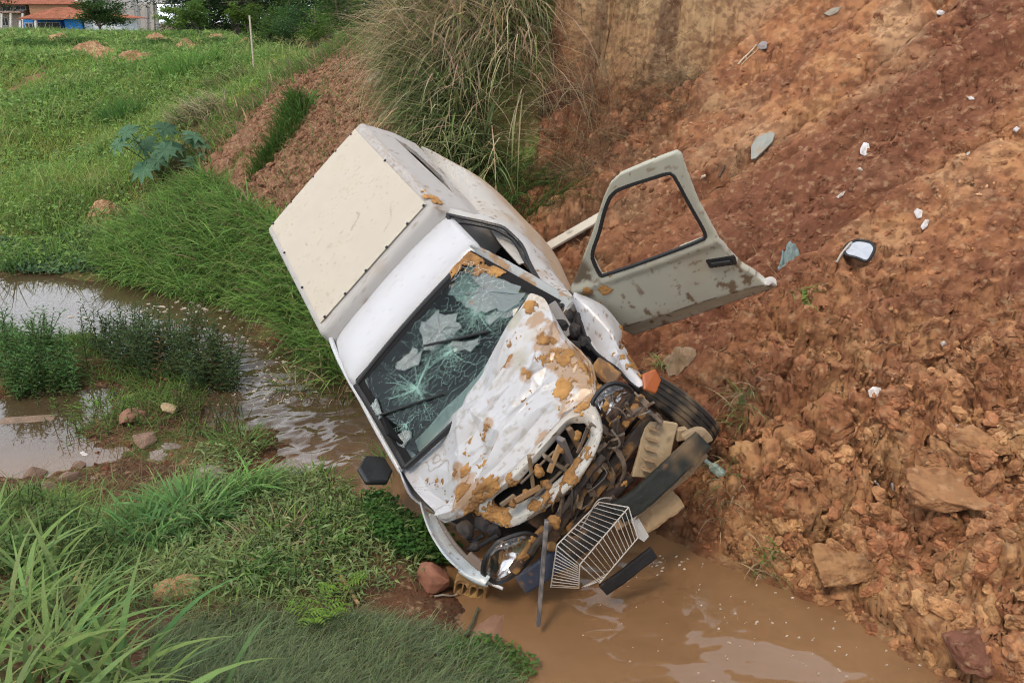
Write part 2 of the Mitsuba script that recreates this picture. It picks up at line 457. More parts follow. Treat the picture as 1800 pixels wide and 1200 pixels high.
W = soil_weight(XX, YY)
ZB = base(XX, YY)
near = smooth01(26, 14, YY) * smooth01(-22, -10, XX) * smooth01(9, 6, XX) * smooth01(0, 2, YY)
Q, Rr = .795 * UU + .606 * SS, .606 * UU - .795 * SS                 # across and along the slide's scrape marks
up_bank = smooth01(0.0, .5, DD) * smooth01(9.5, 7.5, UU)
deposit = smooth01(-.1, .15, DD) * smooth01(1.9, .9, DD) * smooth01(3.3, 2.4, UU)         # the clods at the foot
scrape = (f3(Q * 2.6, Rr * .35, ZB * .2, 4, 21) - .5) * .55 - .16 * smooth01(.10, .0, np.abs(f3(Q * 1.5 + 3, Rr * .3, 0, 3, 27) - .5)) + (f3(Q * 7, Rr * .9, 0, 4, 22) - .5) * .17
lumps = np.abs(f3(XX * 2.3, YY * 2.3, ZB * 2.3, 4, 23) - .5)
fine = (f3(XX * 9, YY * 9, ZB * 9, 4, 24) - .5)
rough = (f3(XX * 26, YY * 26, ZB * 26, 3, 25) - .5)
ridged = 1 - np.abs(2 * f3(XX * 3.1 + 4, YY * 3.1, ZB * 2.6, 4, 26) - 1) * 1.6
H = ZB + near * (W * (up_bank * scrape + (.06 + .12 * deposit) * (.5 - lumps * 2) * .6 + .02 * fine)
                 + (1 - W) * ((f3(XX * 1.6, YY * 1.6, 0, 4, 31) - .5) * .22 * smooth01(-.3, .3, ZB + .15) + fine * .05 + .7 * smooth01(10.5, 14, YY) * (f3(XX * .45, YY * .3, 0, 4, 32) - .5)))
# the ochre cliff at the head of the slide
cl = smooth01(4.55, 4.9, UU) * smooth01(7.0, 6.3, UU)
cs = 3.2 + .25 * (f3(UU * 1.5, 0, 3, 3, 41) - .5) - .1 * (UU - 5)
H = H + cl * (.95 * smooth01(0, .22, SS - cs) + .30 * (np.abs(f3(UU * 3.5, SS * 2, 0, 4, 42) - .5) * 2 - .3) * smooth01(0, .1, SS - cs) - .5 * smooth01(.3, 2, SS - cs))
# pieces of furrow: the edge of the slip, upper right
H = H - W * near * .16 * smooth01(.14, 0, np.abs(Q - 3.55 - .25 * (f3(Rr * .8, 0, 0, 2, 43) - .5))) * up_bank


def cells(x, y, f, seed):
    """Distance to the nearest and the second nearest of jittered points, f per metre."""
    x, y = x * f, y * f
    ix, iy = np.floor(x), np.floor(y)
    r = np.random.default_rng(seed).random((256, 256, 2))
    f1, f2 = np.full(x.shape, 9.0), np.full(x.shape, 9.0)
    for a in (-1, 0, 1):
        for b in (-1, 0, 1):
            j = r[(ix + a).astype(int) % 256, (iy + b).astype(int) % 256]
            d = np.hypot(ix + a + j[..., 0] - x, iy + b + j[..., 1] - y)
            f2 = np.where(d < f1, f1, np.minimum(f2, d))
            f1 = np.minimum(f1, d)
    return f1, f2


# the broken surface is pushed out along the slope's own normal, so that clods do not smear downhill
SM = ZB + near * W * up_bank * scrape * .7
gx_, gy_ = np.gradient(SM, GX, axis=0), np.gradient(SM, GY, axis=1)
NRM = unit(np.stack([-gx_, -gy_, np.ones_like(gx_)], -1))
ca, cb = UU, SS * 1.0 + ZB * .85
wx_, wy_ = ca + .13 * (f3(XX * 5, YY * 5, ZB * 5, 3, 71) - .5), cb + .13 * (f3(XX * 5, YY * 5, ZB * 5 + 5, 3, 72) - .5)
PUSH = np.zeros_like(H)
for fr, amp, sd in ((2.6, .10, 1), (6.0, .055, 2), (13.0, .028, 3), (27.0, .013, 4)):
    f1, f2 = cells(wx_, wy_, fr, sd)
    patchy = smooth01(.38, .60, f3(XX * 1.3, YY * 1.3, ZB * 1.3, 3, 73 + sd))
    PUSH += near * W * amp * (.2 + .8 * np.maximum(patchy, deposit)) * (1 + 1.2 * cl) * (smooth01(0, .22, f2 - f1) * np.sqrt(np.clip(1.05 - f1, 0, 1)) * 1.2 - .6) * np.maximum(.30 * up_bank + .75 * deposit, .55 * smooth01(8, 9.5, UU) + .3 * smooth01(.2, 0, up_bank))
PUSH += near * W * (.085 * (f3(XX * 5, YY * 5, ZB * 5, 6, 78) - .5) + .08 * up_bank * (f3(Q * 12, Rr * 1.6, ZB * 2, 4, 80) - .5) - .035 * smooth01(.02, .0, np.abs(f3(XX * 2.2, YY * 2.2, ZB * 2.2, 4, 81) - .5)) * up_bank + .30 * deposit * (f3(XX * 2.4, YY * 2.4, ZB * 2.4, 4, 79) - .5))
H0 = H.copy()
H = H + PUSH / np.maximum(NRM[..., 2], .5)
# on the bed and behind the lens nothing sticks out
inwater = (W > .5) & (DD < .02) & (UU < 3)
H = np.where(inwater, np.minimum(H, .02), H)
PUSH = np.where(inwater, 0, PUSH)
H0 = np.where(inwater, H, H0)
ground_h = RegularGridInterpolator((GX, GY), H, bounds_error=False, fill_value=None)


def ground(x, y):
    x, y = np.broadcast_arrays(np.asarray(x, float), np.asarray(y, float))
    return ground_h(np.stack([x, y], -1))


def ground_at(px, py):
    """The ground seen at a point of the photograph."""
    r = march(np.atleast_1d(px), np.atleast_1d(py), ground)
    return r if np.ndim(px) else r[0]


def soil_colour(x, y, z, w):
    u, s = us(x, y)
    q, r = .795 * u + .606 * s, .606 * u - .795 * s
    d = s - np.interp(u, FOOT_U, FOOT_S)
    a = .55 * f3(q * 1.3, r * .32, 0, 3, 51) + .45 * f3(q * 5, r * .8, 0, 3, 57)
    b = f3(x * 5, y * 5, z * 5, 4, 52)
    c = f3(x * 19, y * 19, z * 19, 3, 53)
    ochre, rust, dark, pale = (np.array(k) for k in ((.56, .305, .145), (.40, .18, .088), (.19, .078, .048), (.62, .41, .24)))
    t = np.clip((a - .5) * 3.2 + (b - .5) * 2.6 + (c - .5) * 1.3 - .12, -1, 1)[..., None]
    col = np.where(t > 0, lerp(rust, ochre, t), lerp(rust, dark, -t))
    p = (smooth01(.5, .72, f3(x * 1.9 + 7, y * 1.9, z * 1.9, 3, 54)) * smooth01(1.2, 2.2, d))[..., None]
    col = lerp(col, pale, p * .6)
    band = (smooth01(.55, .2, np.abs(q - 3.6 - .35 * (b - .5))) * smooth01(.8, 1.2, d))[..., None]         # the dark fresh slip
    col = lerp(col, dark * 1.12, band * .8)
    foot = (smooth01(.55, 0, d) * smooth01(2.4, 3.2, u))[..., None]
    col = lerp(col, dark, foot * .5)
    dark_patch = (smooth01(3.4, 1.6, d) * smooth01(2.0, 2.7, u) * smooth01(6.2, 5.0, u) * (.35 + .65 * smooth01(.4, .6, f3(x * 1.6, y * 1.6, z * 1.6, 4, 59))))[..., None]        # patchy darker soil on the bank around the truck
    col = lerp(col, np.array((.20, .082, .048)), dark_patch * .62)
    dep = (smooth01(1.9, .8, d) * smooth01(2.9, 2.0, u))[..., None]
    col = lerp(col, lerp(rust * 1.1, np.array((.60, .37, .18)), np.clip(.42 + 3.0 * (b - .5) + 1.4 * (c - .5), 0, 1)[..., None]), dep * .75)
    far = smooth01(6.6, 8, u)[..., None]
    col = lerp(col, lerp(np.array((.21, .105, .065)), np.array((.36, .215, .135)), np.clip(b + c - .5, 0, 1)[..., None]), far)
    litter = (smooth01(4.0, 4.6, u) * smooth01(7.5, 6.6, u) * smooth01(3.3, 2.6, s) * smooth01(.42, .6, b))[..., None]
    col = lerp(col, np.array((.10, .062, .038)), litter * .7)
    cliff = (smooth01(4.5, 4.9, u) * smooth01(7, 6.4, u) * smooth01(-.1, .1, s - 3.1))[..., None]
    col = lerp(col, lerp(np.array((.36, .21, .11)), np.array((.60, .43, .24)), np.clip((b - .3) * 2.2, 0, 1)[..., None]), cliff)
    col = lerp(col, np.array((.16, .10, .065)), cliff * (.8 * smooth01(.54, .68, f3(u * 5, z * .8, 3, 4, 58)))[..., None])
    turf = lerp(np.array((.10, .075, .04)), np.array((.14, .19, .05)), np.clip((f3(x * .7, y * .7, 0, 3, 55) - .3) * 2.2, 0, 1)[..., None])
    turf = lerp(turf, np.array((.13, .07, .04)), (smooth01(.42, .56, f3(x * 2.2, y * 2.2, 0, 3, 56)) * smooth01(10, 8, y))[..., None])
    out = lerp(turf, col, w[..., None])
    wet = smooth01(.09, .0, z)[..., None]
    return out * (1 - .42 * wet)


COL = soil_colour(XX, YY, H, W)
nx, ny = XX.shape
ID = np.arange(nx * ny).reshape(nx, ny)
quad = np.stack([ID[:-1, :-1], ID[1:, :-1], ID[1:, 1:], ID[:-1, 1:]], -1)
soil_cell = (W[:-1, :-1] + W[1:, 1:]) / 2 > .5
VERT = (np.stack([XX, YY, H0], -1) + NRM * PUSH[..., None]).reshape(-1, 3)
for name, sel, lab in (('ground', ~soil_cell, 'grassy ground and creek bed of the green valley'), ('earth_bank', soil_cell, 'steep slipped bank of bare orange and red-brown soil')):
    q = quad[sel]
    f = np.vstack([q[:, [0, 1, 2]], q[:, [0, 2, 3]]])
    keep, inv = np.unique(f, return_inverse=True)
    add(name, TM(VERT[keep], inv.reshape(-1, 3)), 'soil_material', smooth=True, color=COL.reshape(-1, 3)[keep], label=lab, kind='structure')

# ------------------------------------------------------------------ the creek
wx, wy = axis([(-60, -12, 3), (-12, -5, .06), (-5, 3.2, .03), (3.2, 4, .2)]), axis([(1.2, 2.6, .1), (2.6, 9.5, .03), (9.5, 14, .08), (14, 22, 2)])
WX, WY = np.meshgrid(wx, wy, indexing='ij')
riffle = smooth01(1.5, .3, np.abs((WX + 2.3) + (WY - 7.2) * .55)) * smooth01(8.9, 8.2, WY) * smooth01(5.4, 6.0, WY)
pool = smooth01(5.2, 4.2, WY) * smooth01(-.3, .6, WX)
warp = .5 * f3(WX * 2, WY * 2, 0, 2, 63)
WZ = .0015 * (f3(WX * 6 + warp, WY * 9, 0, 3, 61) - .5) + riffle * (.055 * (f3(WX * 7 + warp * 3, WY * 9, 0, 4, 62) - .5)) + pool * .016 * (f3(WX * 5 + warp * 2, WY * 11, 0, 3, 64) - .5)
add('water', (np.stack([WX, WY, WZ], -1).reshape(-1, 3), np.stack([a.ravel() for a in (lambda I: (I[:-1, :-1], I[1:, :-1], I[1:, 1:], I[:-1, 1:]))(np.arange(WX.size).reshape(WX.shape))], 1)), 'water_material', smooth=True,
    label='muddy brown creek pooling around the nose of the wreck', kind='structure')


def flecks(name, pts, size, lab):
    v, f, k = [], [], 0
    for (x, y), s in zip(pts, size):
        n = 7
        a = np.sort(rng.uniform(0, 2 * np.pi, n))
        st, an = rng.uniform(.12, .5), rng.uniform(-.4, .7)
        r = s * rng.uniform(.6, 1.1, n)
        e = np.stack([np.cos(a) * r, np.sin(a) * r * st], 1) @ np.array([[math.cos(an), math.sin(an)], [-math.sin(an), math.cos(an)]])
        h = .004 + .006 * min(1, s / .03)
        v += [[x, y, .004 + h]] + [[x + p[0], y + p[1], .001] for p in e] + [[x + p[0] * .6, y + p[1] * .6, .003 + h * .8] for p in e]
        for j in range(n):
            l = (j + 1) % n
            f += [[k, k + 1 + n + j, k + 1 + n + l], [k + 1 + j, k + 1 + l, k + 1 + n + l], [k + 1 + j, k + 1 + n + l, k + 1 + n + j]]
        k += 2 * n + 1
    add(name, TM(v, f), 'foam_material', smooth=True, label=lab, kind='stuff')


fp, fs = [], []
for cx, cy, sx, sy, n, big in [(1385, 1090, 120, 40, 26, .012), (1330, 1130, 150, 40, 18, .012), (1165, 995, 30, 12, 25, .014), (1230, 1040, 110, 55, 14, .008), (1470, 1170, 110, 25, 18, .012), (1100, 1110, 130, 60, 12, .007), (430, 600, 90, 40, 170, .03), (470, 640, 50, 60, 120, .02), (330, 548, 90, 10, 60, .04)]:
    p = np.stack([rng.normal(cx, sx, n), rng.normal(cy, sy, n)], 1)
    w = at_z(p[:, 0].mean(), p[:, 1].mean(), 0)
    for a in p:
        w = at_z(a[0], a[1], 0)
        if ground(w[0], w[1]) < -.015 and w[1] > 2.7:
            fp.append(w[:2])
            fs.append(big * rng.uniform(.3, 1.2))
flecks('foam', fp, fs, 'white foam flecks drifting on the brown water')

import scipy.spatial, scipy.interpolate

# ------------------------------------------------------------------ the wrecked pickup: x forward, y to its left, z up, in metres; RC and TC put it on its side
RC = np.array([[0.306579, 0.673802, -0.672309], [-0.950353, 0.177144, -0.255832], [-0.053284, 0.717364, 0.694658]])
TC = np.array([0.45214, 4.95594, 0.39884])


def put(m):
    return TM(np.asarray(m.vertices) @ RC.T + TC, m.faces)


def inv(w):
    return (np.asarray(w) - TC) @ RC


def K(px, py, ax, val):
    """The point of the car's plane x, y or z (ax) = val seen at a point of the photograph."""
    d, o = ray(px, py) @ RC, (EYE - TC) @ RC
    return o + d * (val - o[ax]) / d[ax]


def KP(ax, *pts):
    return np.array([K(a, b, ax, c) for a, b, c in pts])


def KY(*pts):
    return np.array([inv(at_y(a, b, c)) for a, b, c in pts])


CAR = thing('wrecked_pickup', 'crashed white pickup truck tipped on its side in the creek with its bonnet crushed', 'pickup truck')


def part(name, mesh, bsdf, parent=CAR, smooth=35, color=None, label=None, kind=None):
    return add(name, put(mesh), bsdf, parent, smooth if color is None else True if smooth else False, color, label, kind=kind)


def poly_sheet(poly, h, fn, thick, amp=None):
    """A curved plate: a polygon in (u, v), gridded at h, its rim snapped to the outline, mapped to space by fn(u, v)."""
    b = poly.bounds
    u, v = np.arange(b[0] - h, b[2] + 2 * h, h), np.arange(b[1] - h, b[3] + 2 * h, h)
    U, V = np.meshgrid(u, v, indexing='ij')
    keep = shapely.contains_xy(poly, (U[:-1, :-1] + U[1:, 1:]) / 2, (V[:-1, :-1] + V[1:, 1:]) / 2)
    pad = np.pad(keep, 1)
    full = pad[:-1, :-1] & pad[1:, :-1] & pad[:-1, 1:] & pad[1:, 1:]
    anyc = pad[:-1, :-1] | pad[1:, :-1] | pad[:-1, 1:] | pad[1:, 1:]
    rim = anyc & ~full
    pts = shapely.points(U[rim], V[rim])
    near_ = shapely.get_coordinates(shapely.line_interpolate_point(poly.boundary, shapely.line_locate_point(poly.boundary, pts)))
    U[rim], V[rim] = near_[:, 0], near_[:, 1]
    G = fn(U, V)
    m, N = sheet(G, thick, keep)
    return m, U, V


def paint(v, base, grime=.25, rust=0.0, seed=1, scale=1.0):
    """Paint colour per vertex: broad grime, drips and fine spatter."""
    v = np.asarray(v)
    a = meshkit.fbm(v * 4 * scale, 4, seed)
    s = meshkit.fbm(v * 38, 3, seed + 5)
    col = np.broadcast_to(np.asarray(base, float), v.shape) * (1 + .10 * (a - .5))[:, None]
    g = (smooth01(.52, .75, a) * grime)[:, None]
    col = lerp(col, np.array((.30, .20, .11)), g)
    sp = (smooth01(.66, .72, s) * min(1, grime * 2.2) * smooth01(.38, .55, a))[:, None]
    col = lerp(col, np.array((.17, .10, .055)), sp)
    return col


def mudcol(v, seed=3, dark=0.0):
    v = np.asarray(v)
    a, b = meshkit.fbm(v * 9, 3, seed), meshkit.fbm(v * 40, 3, seed + 1)
    c = lerp(np.array((.24, .125, .052)), np.array((.50, .275, .095)), np.clip((a - .3) * 1.9 + (b - .5) * .9, 0, 1)[:, None])
    return c * (1 - dark)


def finer(G, k):
    a, b = G.shape[:2]
    g = PchipInterpolator(np.arange(a), G, axis=0)(np.linspace(0, a - 1, (a - 1) * k + 1))
    return PchipInterpolator(np.arange(b), g, axis=1)(np.linspace(0, b - 1, (b - 1) * k + 1))


def mud_on(G, blobs, thick, parent, seed, toward=(1, 0, 2.0), name='mud', thr=.5):
    """Clods of mud lying on a panel grid: blobs = (centre, radius) in car space."""
    near_ = np.zeros(G.shape[:2], bool)
    for c, r in blobs:
        near_ |= np.linalg.norm(G - np.asarray(c), axis=-1) < 2.2 * r
    i, j = np.nonzero(near_)
    if len(i) == 0:
        return
    G = G[max(i.min() - 1, 0):i.max() + 2, max(j.min() - 1, 0):j.max() + 2]
    if min(G.shape[:2]) < 4:
        return
    step = np.median(np.linalg.norm(np.diff(G, axis=1), axis=-1))
    G = finer(G, int(np.clip(round(step / .0045), 1, 4)))
    N = grid_normals(G)
    if np.mean(N @ np.asarray(toward)) < 0:
        N = -N
    f = np.zeros(G.shape[:2])
    for c, r in blobs:
        d = np.linalg.norm(G - np.asarray(c), axis=-1) / r
        f = np.maximum(f, 1.3 - d)
    nz = meshkit.fbm(G * 13, 5, seed)
    n2 = meshkit.fbm(G * 60, 3, seed + 3)
    rid = 1 - np.abs(2 * meshkit.fbm(G * np.array([30, 50, 30]), 3, seed + 9) - 1)
    f = f + (nz - .5) * 2.6 + (n2 - .5) * 1.3
    h = .5 * thick * np.clip((f - thr) * 1.6, 0, 1) ** .7 * (.15 + .8 * n2 + .6 * rid ** 2) + .0015
    keep = (f[:-1, :-1] > thr) & (f[1:, 1:] > thr) & (f[1:, :-1] > thr) & (f[:-1, 1:] > thr)
    if keep.sum() < 4:
        return
    m, _ = sheet(G + N * h[..., None], .004, keep, toward=np.asarray(toward) * 50)
    part(name, m, 'mud_material', parent, True, mudcol(m.vertices, seed))


WHITE = (.50, .512, .545)
# ---- cargo box: a hollow fibreglass shell with a slot window in its upper side
bx0, bx1 = -1.27, -3.27
outer = rounded_hull([(bx0, -.585, 1.455), (bx0, .565, 1.455), (bx1, -.60, 1.745), (bx1, .60, 1.745), (bx0 - .02, -.66, .92), (bx0 - .02, .66, .92), (bx1, -.70, .92), (bx1, .70, .92), (bx0, .675, 1.25), (bx1, .715, 1.50), (bx0, .70, 1.10), (bx1, .775, 1.30)], .05, 2)
inner = trimesh.convex.convex_hull(np.array([(bx0 - .02, -.55, 1.45), (bx0 - .02, .53, 1.45), (bx1 + .02, -.57, 1.74), (bx1 + .02, .57, 1.74), (bx0 - .03, -.65, .9), (bx0 - .03, .65, .9), (bx1 + .02, -.69, .9), (bx1 + .02, .69, .9), (bx0 - .03, .69, 1.24), (bx1 + .03, .735, 1.49), (bx0 - .03, .72, 1.10), (bx1 + .03, .795, 1.30)]))


def man(m):
    return manifold3d.Manifold(manifold3d.Mesh(np.asarray(m.vertices, np.float32), np.asarray(m.faces, np.uint32)))


slot = trimesh.convex.convex_hull(np.vstack([KP(0, (691, 245, -3.08), (742, 290, -2.4), (797, 339, -1.62), (730, 260, -2.8), (773, 296, -2.2)) + np.array([0, q, r]) for q, r in ((-.14, -.14), (.1, .1))]))
shell = man(outer) - man(inner) - man(slot)
mm = shell.refine_to_length(.045).to_mesh()
boxm = TM(mm.vert_properties[:, :3], mm.tri_verts)
v = np.asarray(boxm.vertices)
col = paint(v, (.42, .41, .40), .3, seed=21)
grit = smooth01(.07, .0, np.abs(v[:, 1] - .60)) * smooth01(.1, .0, np.abs(v[:, 2] - (1.495 - .145 * (v[:, 0] - bx0))))
col = lerp(col, np.array((.30, .23, .18)), (.55 * grit * smooth01(.4, .6, meshkit.fbm(v * 60, 2, 4)))[:, None])
BOX = add('cargo_box', put(boxm), 'dull_paint', CAR, smooth=False, color=col, label='pale fibreglass cargo box behind the cab')


shade_liner = TM((np.asarray(inner.vertices) - inner.vertices.mean(0)) * [.97, .90, .92] + inner.vertices.mean(0), inner.faces)  # dark liner added so the slot looks shaded inside
part('shade_liner', shade_liner, 'dark_cloth', BOX, smooth=False)


def roofz(x):
    return 1.511 - .145 * (x - bx0)


Ug, Vg = np.meshgrid(np.linspace(bx1 + .025, bx0 - .03, 150), np.linspace(-1, 1, 100), indexing='ij')
hw = .562 + .008 * (Ug - bx0) / (bx1 - bx0)
Gr = np.stack([Ug, Vg * hw - .012, roofz(Ug) + .006 + .004 * np.cos(Vg * 1.5) + .006 * (f3(Ug * 2, Vg * 2, 0, 3, 5) - .5)], -1)
rm, _ = sheet(Gr, .006, toward=(0, 0, 50))
rv = np.asarray(rm.vertices)
rc = paint(rv, (.50, .455, .38), .09, seed=31)
for a, b, c, wd in (((-2.05, .12), (-1.9, .03), .0, .006), ((-1.95, .05), (-1.88, -.1), 0, .004), ((-2.35, -.2), (-2.2, -.02), 0, .004), ((-2.55, .15), (-2.35, .32), 0, .004), ((-1.75, -.25), (-1.9, -.33), 0, .005), ((-2.6, .3), (-2.45, .12), 0, .003), ((-2.9, -.4), (-2.1, -.35), 0, .003), ((-1.5, .2), (-1.7, .4), 0, .004), ((-2.8, .05), (-2.7, .35), 0, .003)):
    a, b = np.array(a), np.array(b)                                # scuffs scratched into the panel
    q = rv[:, :2] - a
    t = np.clip(q @ (b - a) / ((b - a) @ (b - a)), 0, 1)
    bend = .03 * np.sin(t * 5)[:, None] * np.array([.5, .8])
    dd = np.linalg.norm(q - t[:, None] * (b - a) - bend, axis=1)
    rc = lerp(rc, np.array((.30, .27, .24)), (.75 * smooth01(wd * 2.4, wd * .8, dd))[:, None])
ROOFP = add('roof_panel', put(rm), 'dull_paint', BOX, True, rc, 'flat cream panel screwed onto the box roof')
for k in range(14):
    x, y = [(bx0 - .03, -.52), (bx0 - .03, -.30), (bx0 - .03, -.08), (bx0 - .03, .14), (bx0 - .03, .36), (bx0 - .03, .53), (bx1 + .05, -.55), (bx1 + .04, -.3), (bx1 + .04, 0), (bx1 + .04, .3), (bx1 + .05, .5), (-1.9, -.575), (-2.6, -.578), (-2.3, .555)][k]
    c = trimesh.creation.cylinder(.010, .012, sections=8)
    c.apply_translation((x, y, roofz(x) + .012))
    part('screw', c, 'black_plastic', BOX)
# mud smeared on the box's front corner
Gb = np.stack(np.broadcast_arrays(*np.meshgrid(np.linspace(-1.75, -1.24, 60), np.linspace(0, 1, 40), indexing='ij'), 0.0), -1)
Gb = np.stack([Gb[..., 0], .565 + .045 * np.sin(Gb[..., 1] * 1.6) + .04 * Gb[..., 1], roofz(Gb[..., 0]) + .006 - .21 * Gb[..., 1] ** 1.7], -1)
mud_on(Gb, [((-1.33, .60, 1.46), .10), ((-1.42, .63, 1.42), .09), ((-1.3, .59, 1.49), .05)], .022, BOX, 41, (0, 1, 2))

# ---- load bed side below the box: one long bulging white panel with a muddy lower edge
st = [(-3.25, (742, 258)), (-2.75, (800, 288)), (-2.15, (868, 331)), (-1.65, (925, 388)), (-1.25, (962, 428)), (-1.0, (984, 470)), (-.62, (991, 503))]
upper, mid_, low_, roll = [], [], [], []
for i, (x, p) in enumerate(st):
    c = K(*p, 0, x)
    ue = K(*((742, 262), (773, 294), (800, 328), (828, 358), (853, 384), (876, 404), (915, 450))[i], 0, x)
    ue = ue + np.array([0, -.05, -.03]) * (1 if i < 1 or i > 4 else .25)
    upper.append(ue)
    roll.append([x, ue[1] * .4 + c[1] * .6 + .02, ue[2] * .62 + c[2] * .38 + .03])
    mid_.append(c)
    low_.append([x, .72, .32])
Gs = net([upper, roll, mid_, low_], 46, 130)
Gs = Gs + (.012 * (meshkit.fbm(Gs * 3.2, 3, 8) - .5))[..., None]
sm, _ = sheet(Gs, .012, toward=(-2, 40, 20))
sv = np.asarray(sm.vertices)
sc_ = paint(sv, (.47, .455, .43), .35, seed=51)
tt = np.repeat(np.linspace(0, 1, 46)[:, None], 130, 1).ravel()
edge = np.r_[tt, tt]
sc_ = lerp(sc_, np.array((.36, .245, .145)), (smooth01(.30, .55, edge + .35 * (meshkit.fbm(sv * [2, 12, 12], 3, 9) - .5)) * .75)[:, None])
part('bed_side', sm, 'dull_paint', smooth=True, color=sc_, label='long white load bed side with a muddy lower edge')

# ---- cab roof
rows = []
for y, dz in ((-.625, -.075), (-.60, -.02), (-.53, .0), (-.25, .018), (0, .022), (.25, .018), (.52, .0), (.585, -.02), (.605, -.075)):
    rows.append([[-1.225, y, 1.385 + dz], [-.95, y, 1.40 + dz], [-.66, y, 1.388 + dz], [-.575, y * .985, 1.365 + dz], [-.548, y * .98, 1.325 + dz]])
Gc = net(rows, 90, 60)
Gc[..., 2] += .010 * (f3(Gc[..., 0] * 5, Gc[..., 1] * 4, 0, 3, 61) - .5)
cm, _ = sheet(Gc, .012, toward=(0, 0, 40))
part('cab_roof', cm, 'paint', smooth=True, color=paint(cm.vertices, WHITE, .06, seed=62))

# ---- pillars, rails and seals
part('roof_rail', tube(smooth_path(np.vstack([KP(0, (581, 594, -1.24), (600, 640, -.9)), [[-.56, -.625, 1.29], [-.30, -.68, 1.12], [-.04, -.735, .93]]]), 24), .018, 8), 'paint', color=np.tile((.52, .54, .57), (24 * 8 + 2, 1)))
part('windscreen_seal', tube(smooth_path([(-.53, -.57, 1.33), (-.54, 0, 1.352), (-.545, .54, 1.335)], 20), .017, 7), 'black_plastic')
part('windscreen_seal', tube(smooth_path([(-.53, -.585, 1.33), (-.3, -.635, 1.14), (-.03, -.695, .94)], 16), .022, 7), 'black_plastic')
part('windscreen_seal', tube(smooth_path([(-.02, -.69, .935), (.05, 0, .93), (.0, .68, .925)], 20), .02, 7), 'black_plastic')
# the upper windscreen pillar, bent and caked
A = np.array([KP(0, (826, 431, -.57), (880, 452, -.42), (935, 482, -.24), (985, 512, -.10), (1012, 528, 0.0)), KP(0, (834, 447, -.55), (880, 476, -.38), (930, 505, -.2), (975, 528, -.06), (1003, 540, .04)),
              KP(0, (836, 470, -.52), (872, 500, -.36), (912, 520, -.22), (955, 542, -.05), (990, 552, .05))])
Ga = net(A, 40, 110)
Ga += grid_normals(Ga) * (.018 * (meshkit.fbm(Ga * 16, 4, 71) - .5))[..., None]
am, _ = sheet(Ga, .02, toward=(20, 0, 30))
part('windscreen_pillar', am, 'dull_paint', smooth=True, color=lerp(paint(am.vertices, (.36, .39, .40), .5, seed=72), mudcol(am.vertices, 73), smooth01(.5, .62, meshkit.fbm(am.vertices * 13, 4, 74))[:, None] * .8), label='bent front pillar of the cab caked with mud')
# door opening of the upper side: seals, white rear jamb
seal = smooth_path(KP(0, (786, 377, -1.21), (812, 383, -1.12), (858, 393, -1.0), (890, 404, -.93), (912, 425, -.85), (932, 465, -.6), (947, 492, -.40)), 40)
part('door_seal', tube(seal, .013, 7), 'black_plastic')
seal2 = smooth_path(KP(0, (806, 391, -1.11), (840, 396, -1.02), (874, 405, -.95), (900, 421, -.86), (921, 455, -.65), (940, 487, -.42)), 40)
part('door_seal', tube(seal2, .011, 7), 'black_plastic')
part('door_seal', tube(smooth_path(KP(0, (786, 380, -1.20), (800, 398, -1.05), (826, 428, -.62)), 20), .012, 7), 'black_plastic')
jo = smooth_path(KP(0, (792, 372, -1.22), (835, 381, -1.15), (888, 394, -1.1), (930, 425, -1.05), (960, 455, -.95), (985, 492, -.66), (1004, 520, -.12)), 60)
ji = smooth_path(np.vstack([seal[::6], KP(0, (960, 505, -.30), (1000, 530, -.05))]), 60)
jm = (jo + ji) / 2 + np.array([0, .03, .015])
Gj = net([ji, jm, jo], 24, 60)
Gj += (.03 * (meshkit.fbm(Gj * 9, 3, 81) - .5))[..., None] * np.array([0, 1, .6])
jmh, _ = sheet(Gj, .01, toward=(0, 40, 20))
part('rear_jamb', jmh, 'dull_paint', smooth=True, color=paint(jmh.vertices, (.48, .48, .48), .45, seed=82), label='buckled white door jamb')

# ---- cab interior, dark
part('cab_lining', cat_meshes([bar((-1.2, 0, .62), (-.0, 0, .62), 1.1, .02), bar((-1.18, -.5, .95), (-1.18, .5, .95), .02, .62), bar((-1.18, -.54, .9), (-.1, -.60, .85), .02, .6), bar((-1.2, 0, 1.325), (-.62, 0, 1.325), 1.1, .01)]), 'dark_cloth')
DASH = part('dashboard', rounded_hull([(-.12, -.6, .84), (-.12, .6, .84), (-.36, -.58, .86), (-.36, .58, .86), (-.4, -.56, .66), (-.4, .56, .66), (-.1, .6, .6), (-.1, -.6, .6)], .03), 'black_plastic')
for y in (-.30, .28):
    s = part('seat', rounded_hull([(-.95, y - .2, .62), (-.95, y + .2, .62), (-.5, y - .2, .66), (-.5, y + .2, .66), (-.5, y, .70)], .06), 'dark_cloth')
    part('backrest', rounded_hull([(-.98, y - .19, .66), (-.98, y + .19, .66), (-1.08, y - .17, 1.14), (-1.08, y + .17, 1.14), (-1.1, y, 1.26)], .05), 'dark_cloth', s)
wheel_ring = [np.array([-.50, .30, .86]) + .18 * (np.cos(a) * np.array([0, 1, 0]) + np.sin(a) * np.array([.45, 0, .89])) for a in np.linspace(0, 2 * np.pi, 37)]
SW = part('steering_wheel', tube(wheel_ring, .014, 7), 'black_plastic')
part('spoke', cat_meshes([tube([(-.50, .30, .86), wheel_ring[i]], .013, 6) for i in (3, 15, 27)]), 'black_plastic', SW)

# ---- windscreen: one bowed pane with cobweb breaks and folded plates of crazed glass
WT = [np.array(p) for p in ((-.555, -.565, 1.345), (-.555, .545, 1.35), (-.03, -.685, .945), (.0, .70, .935))]   # top right, top left, bottom right, bottom left (of the car)


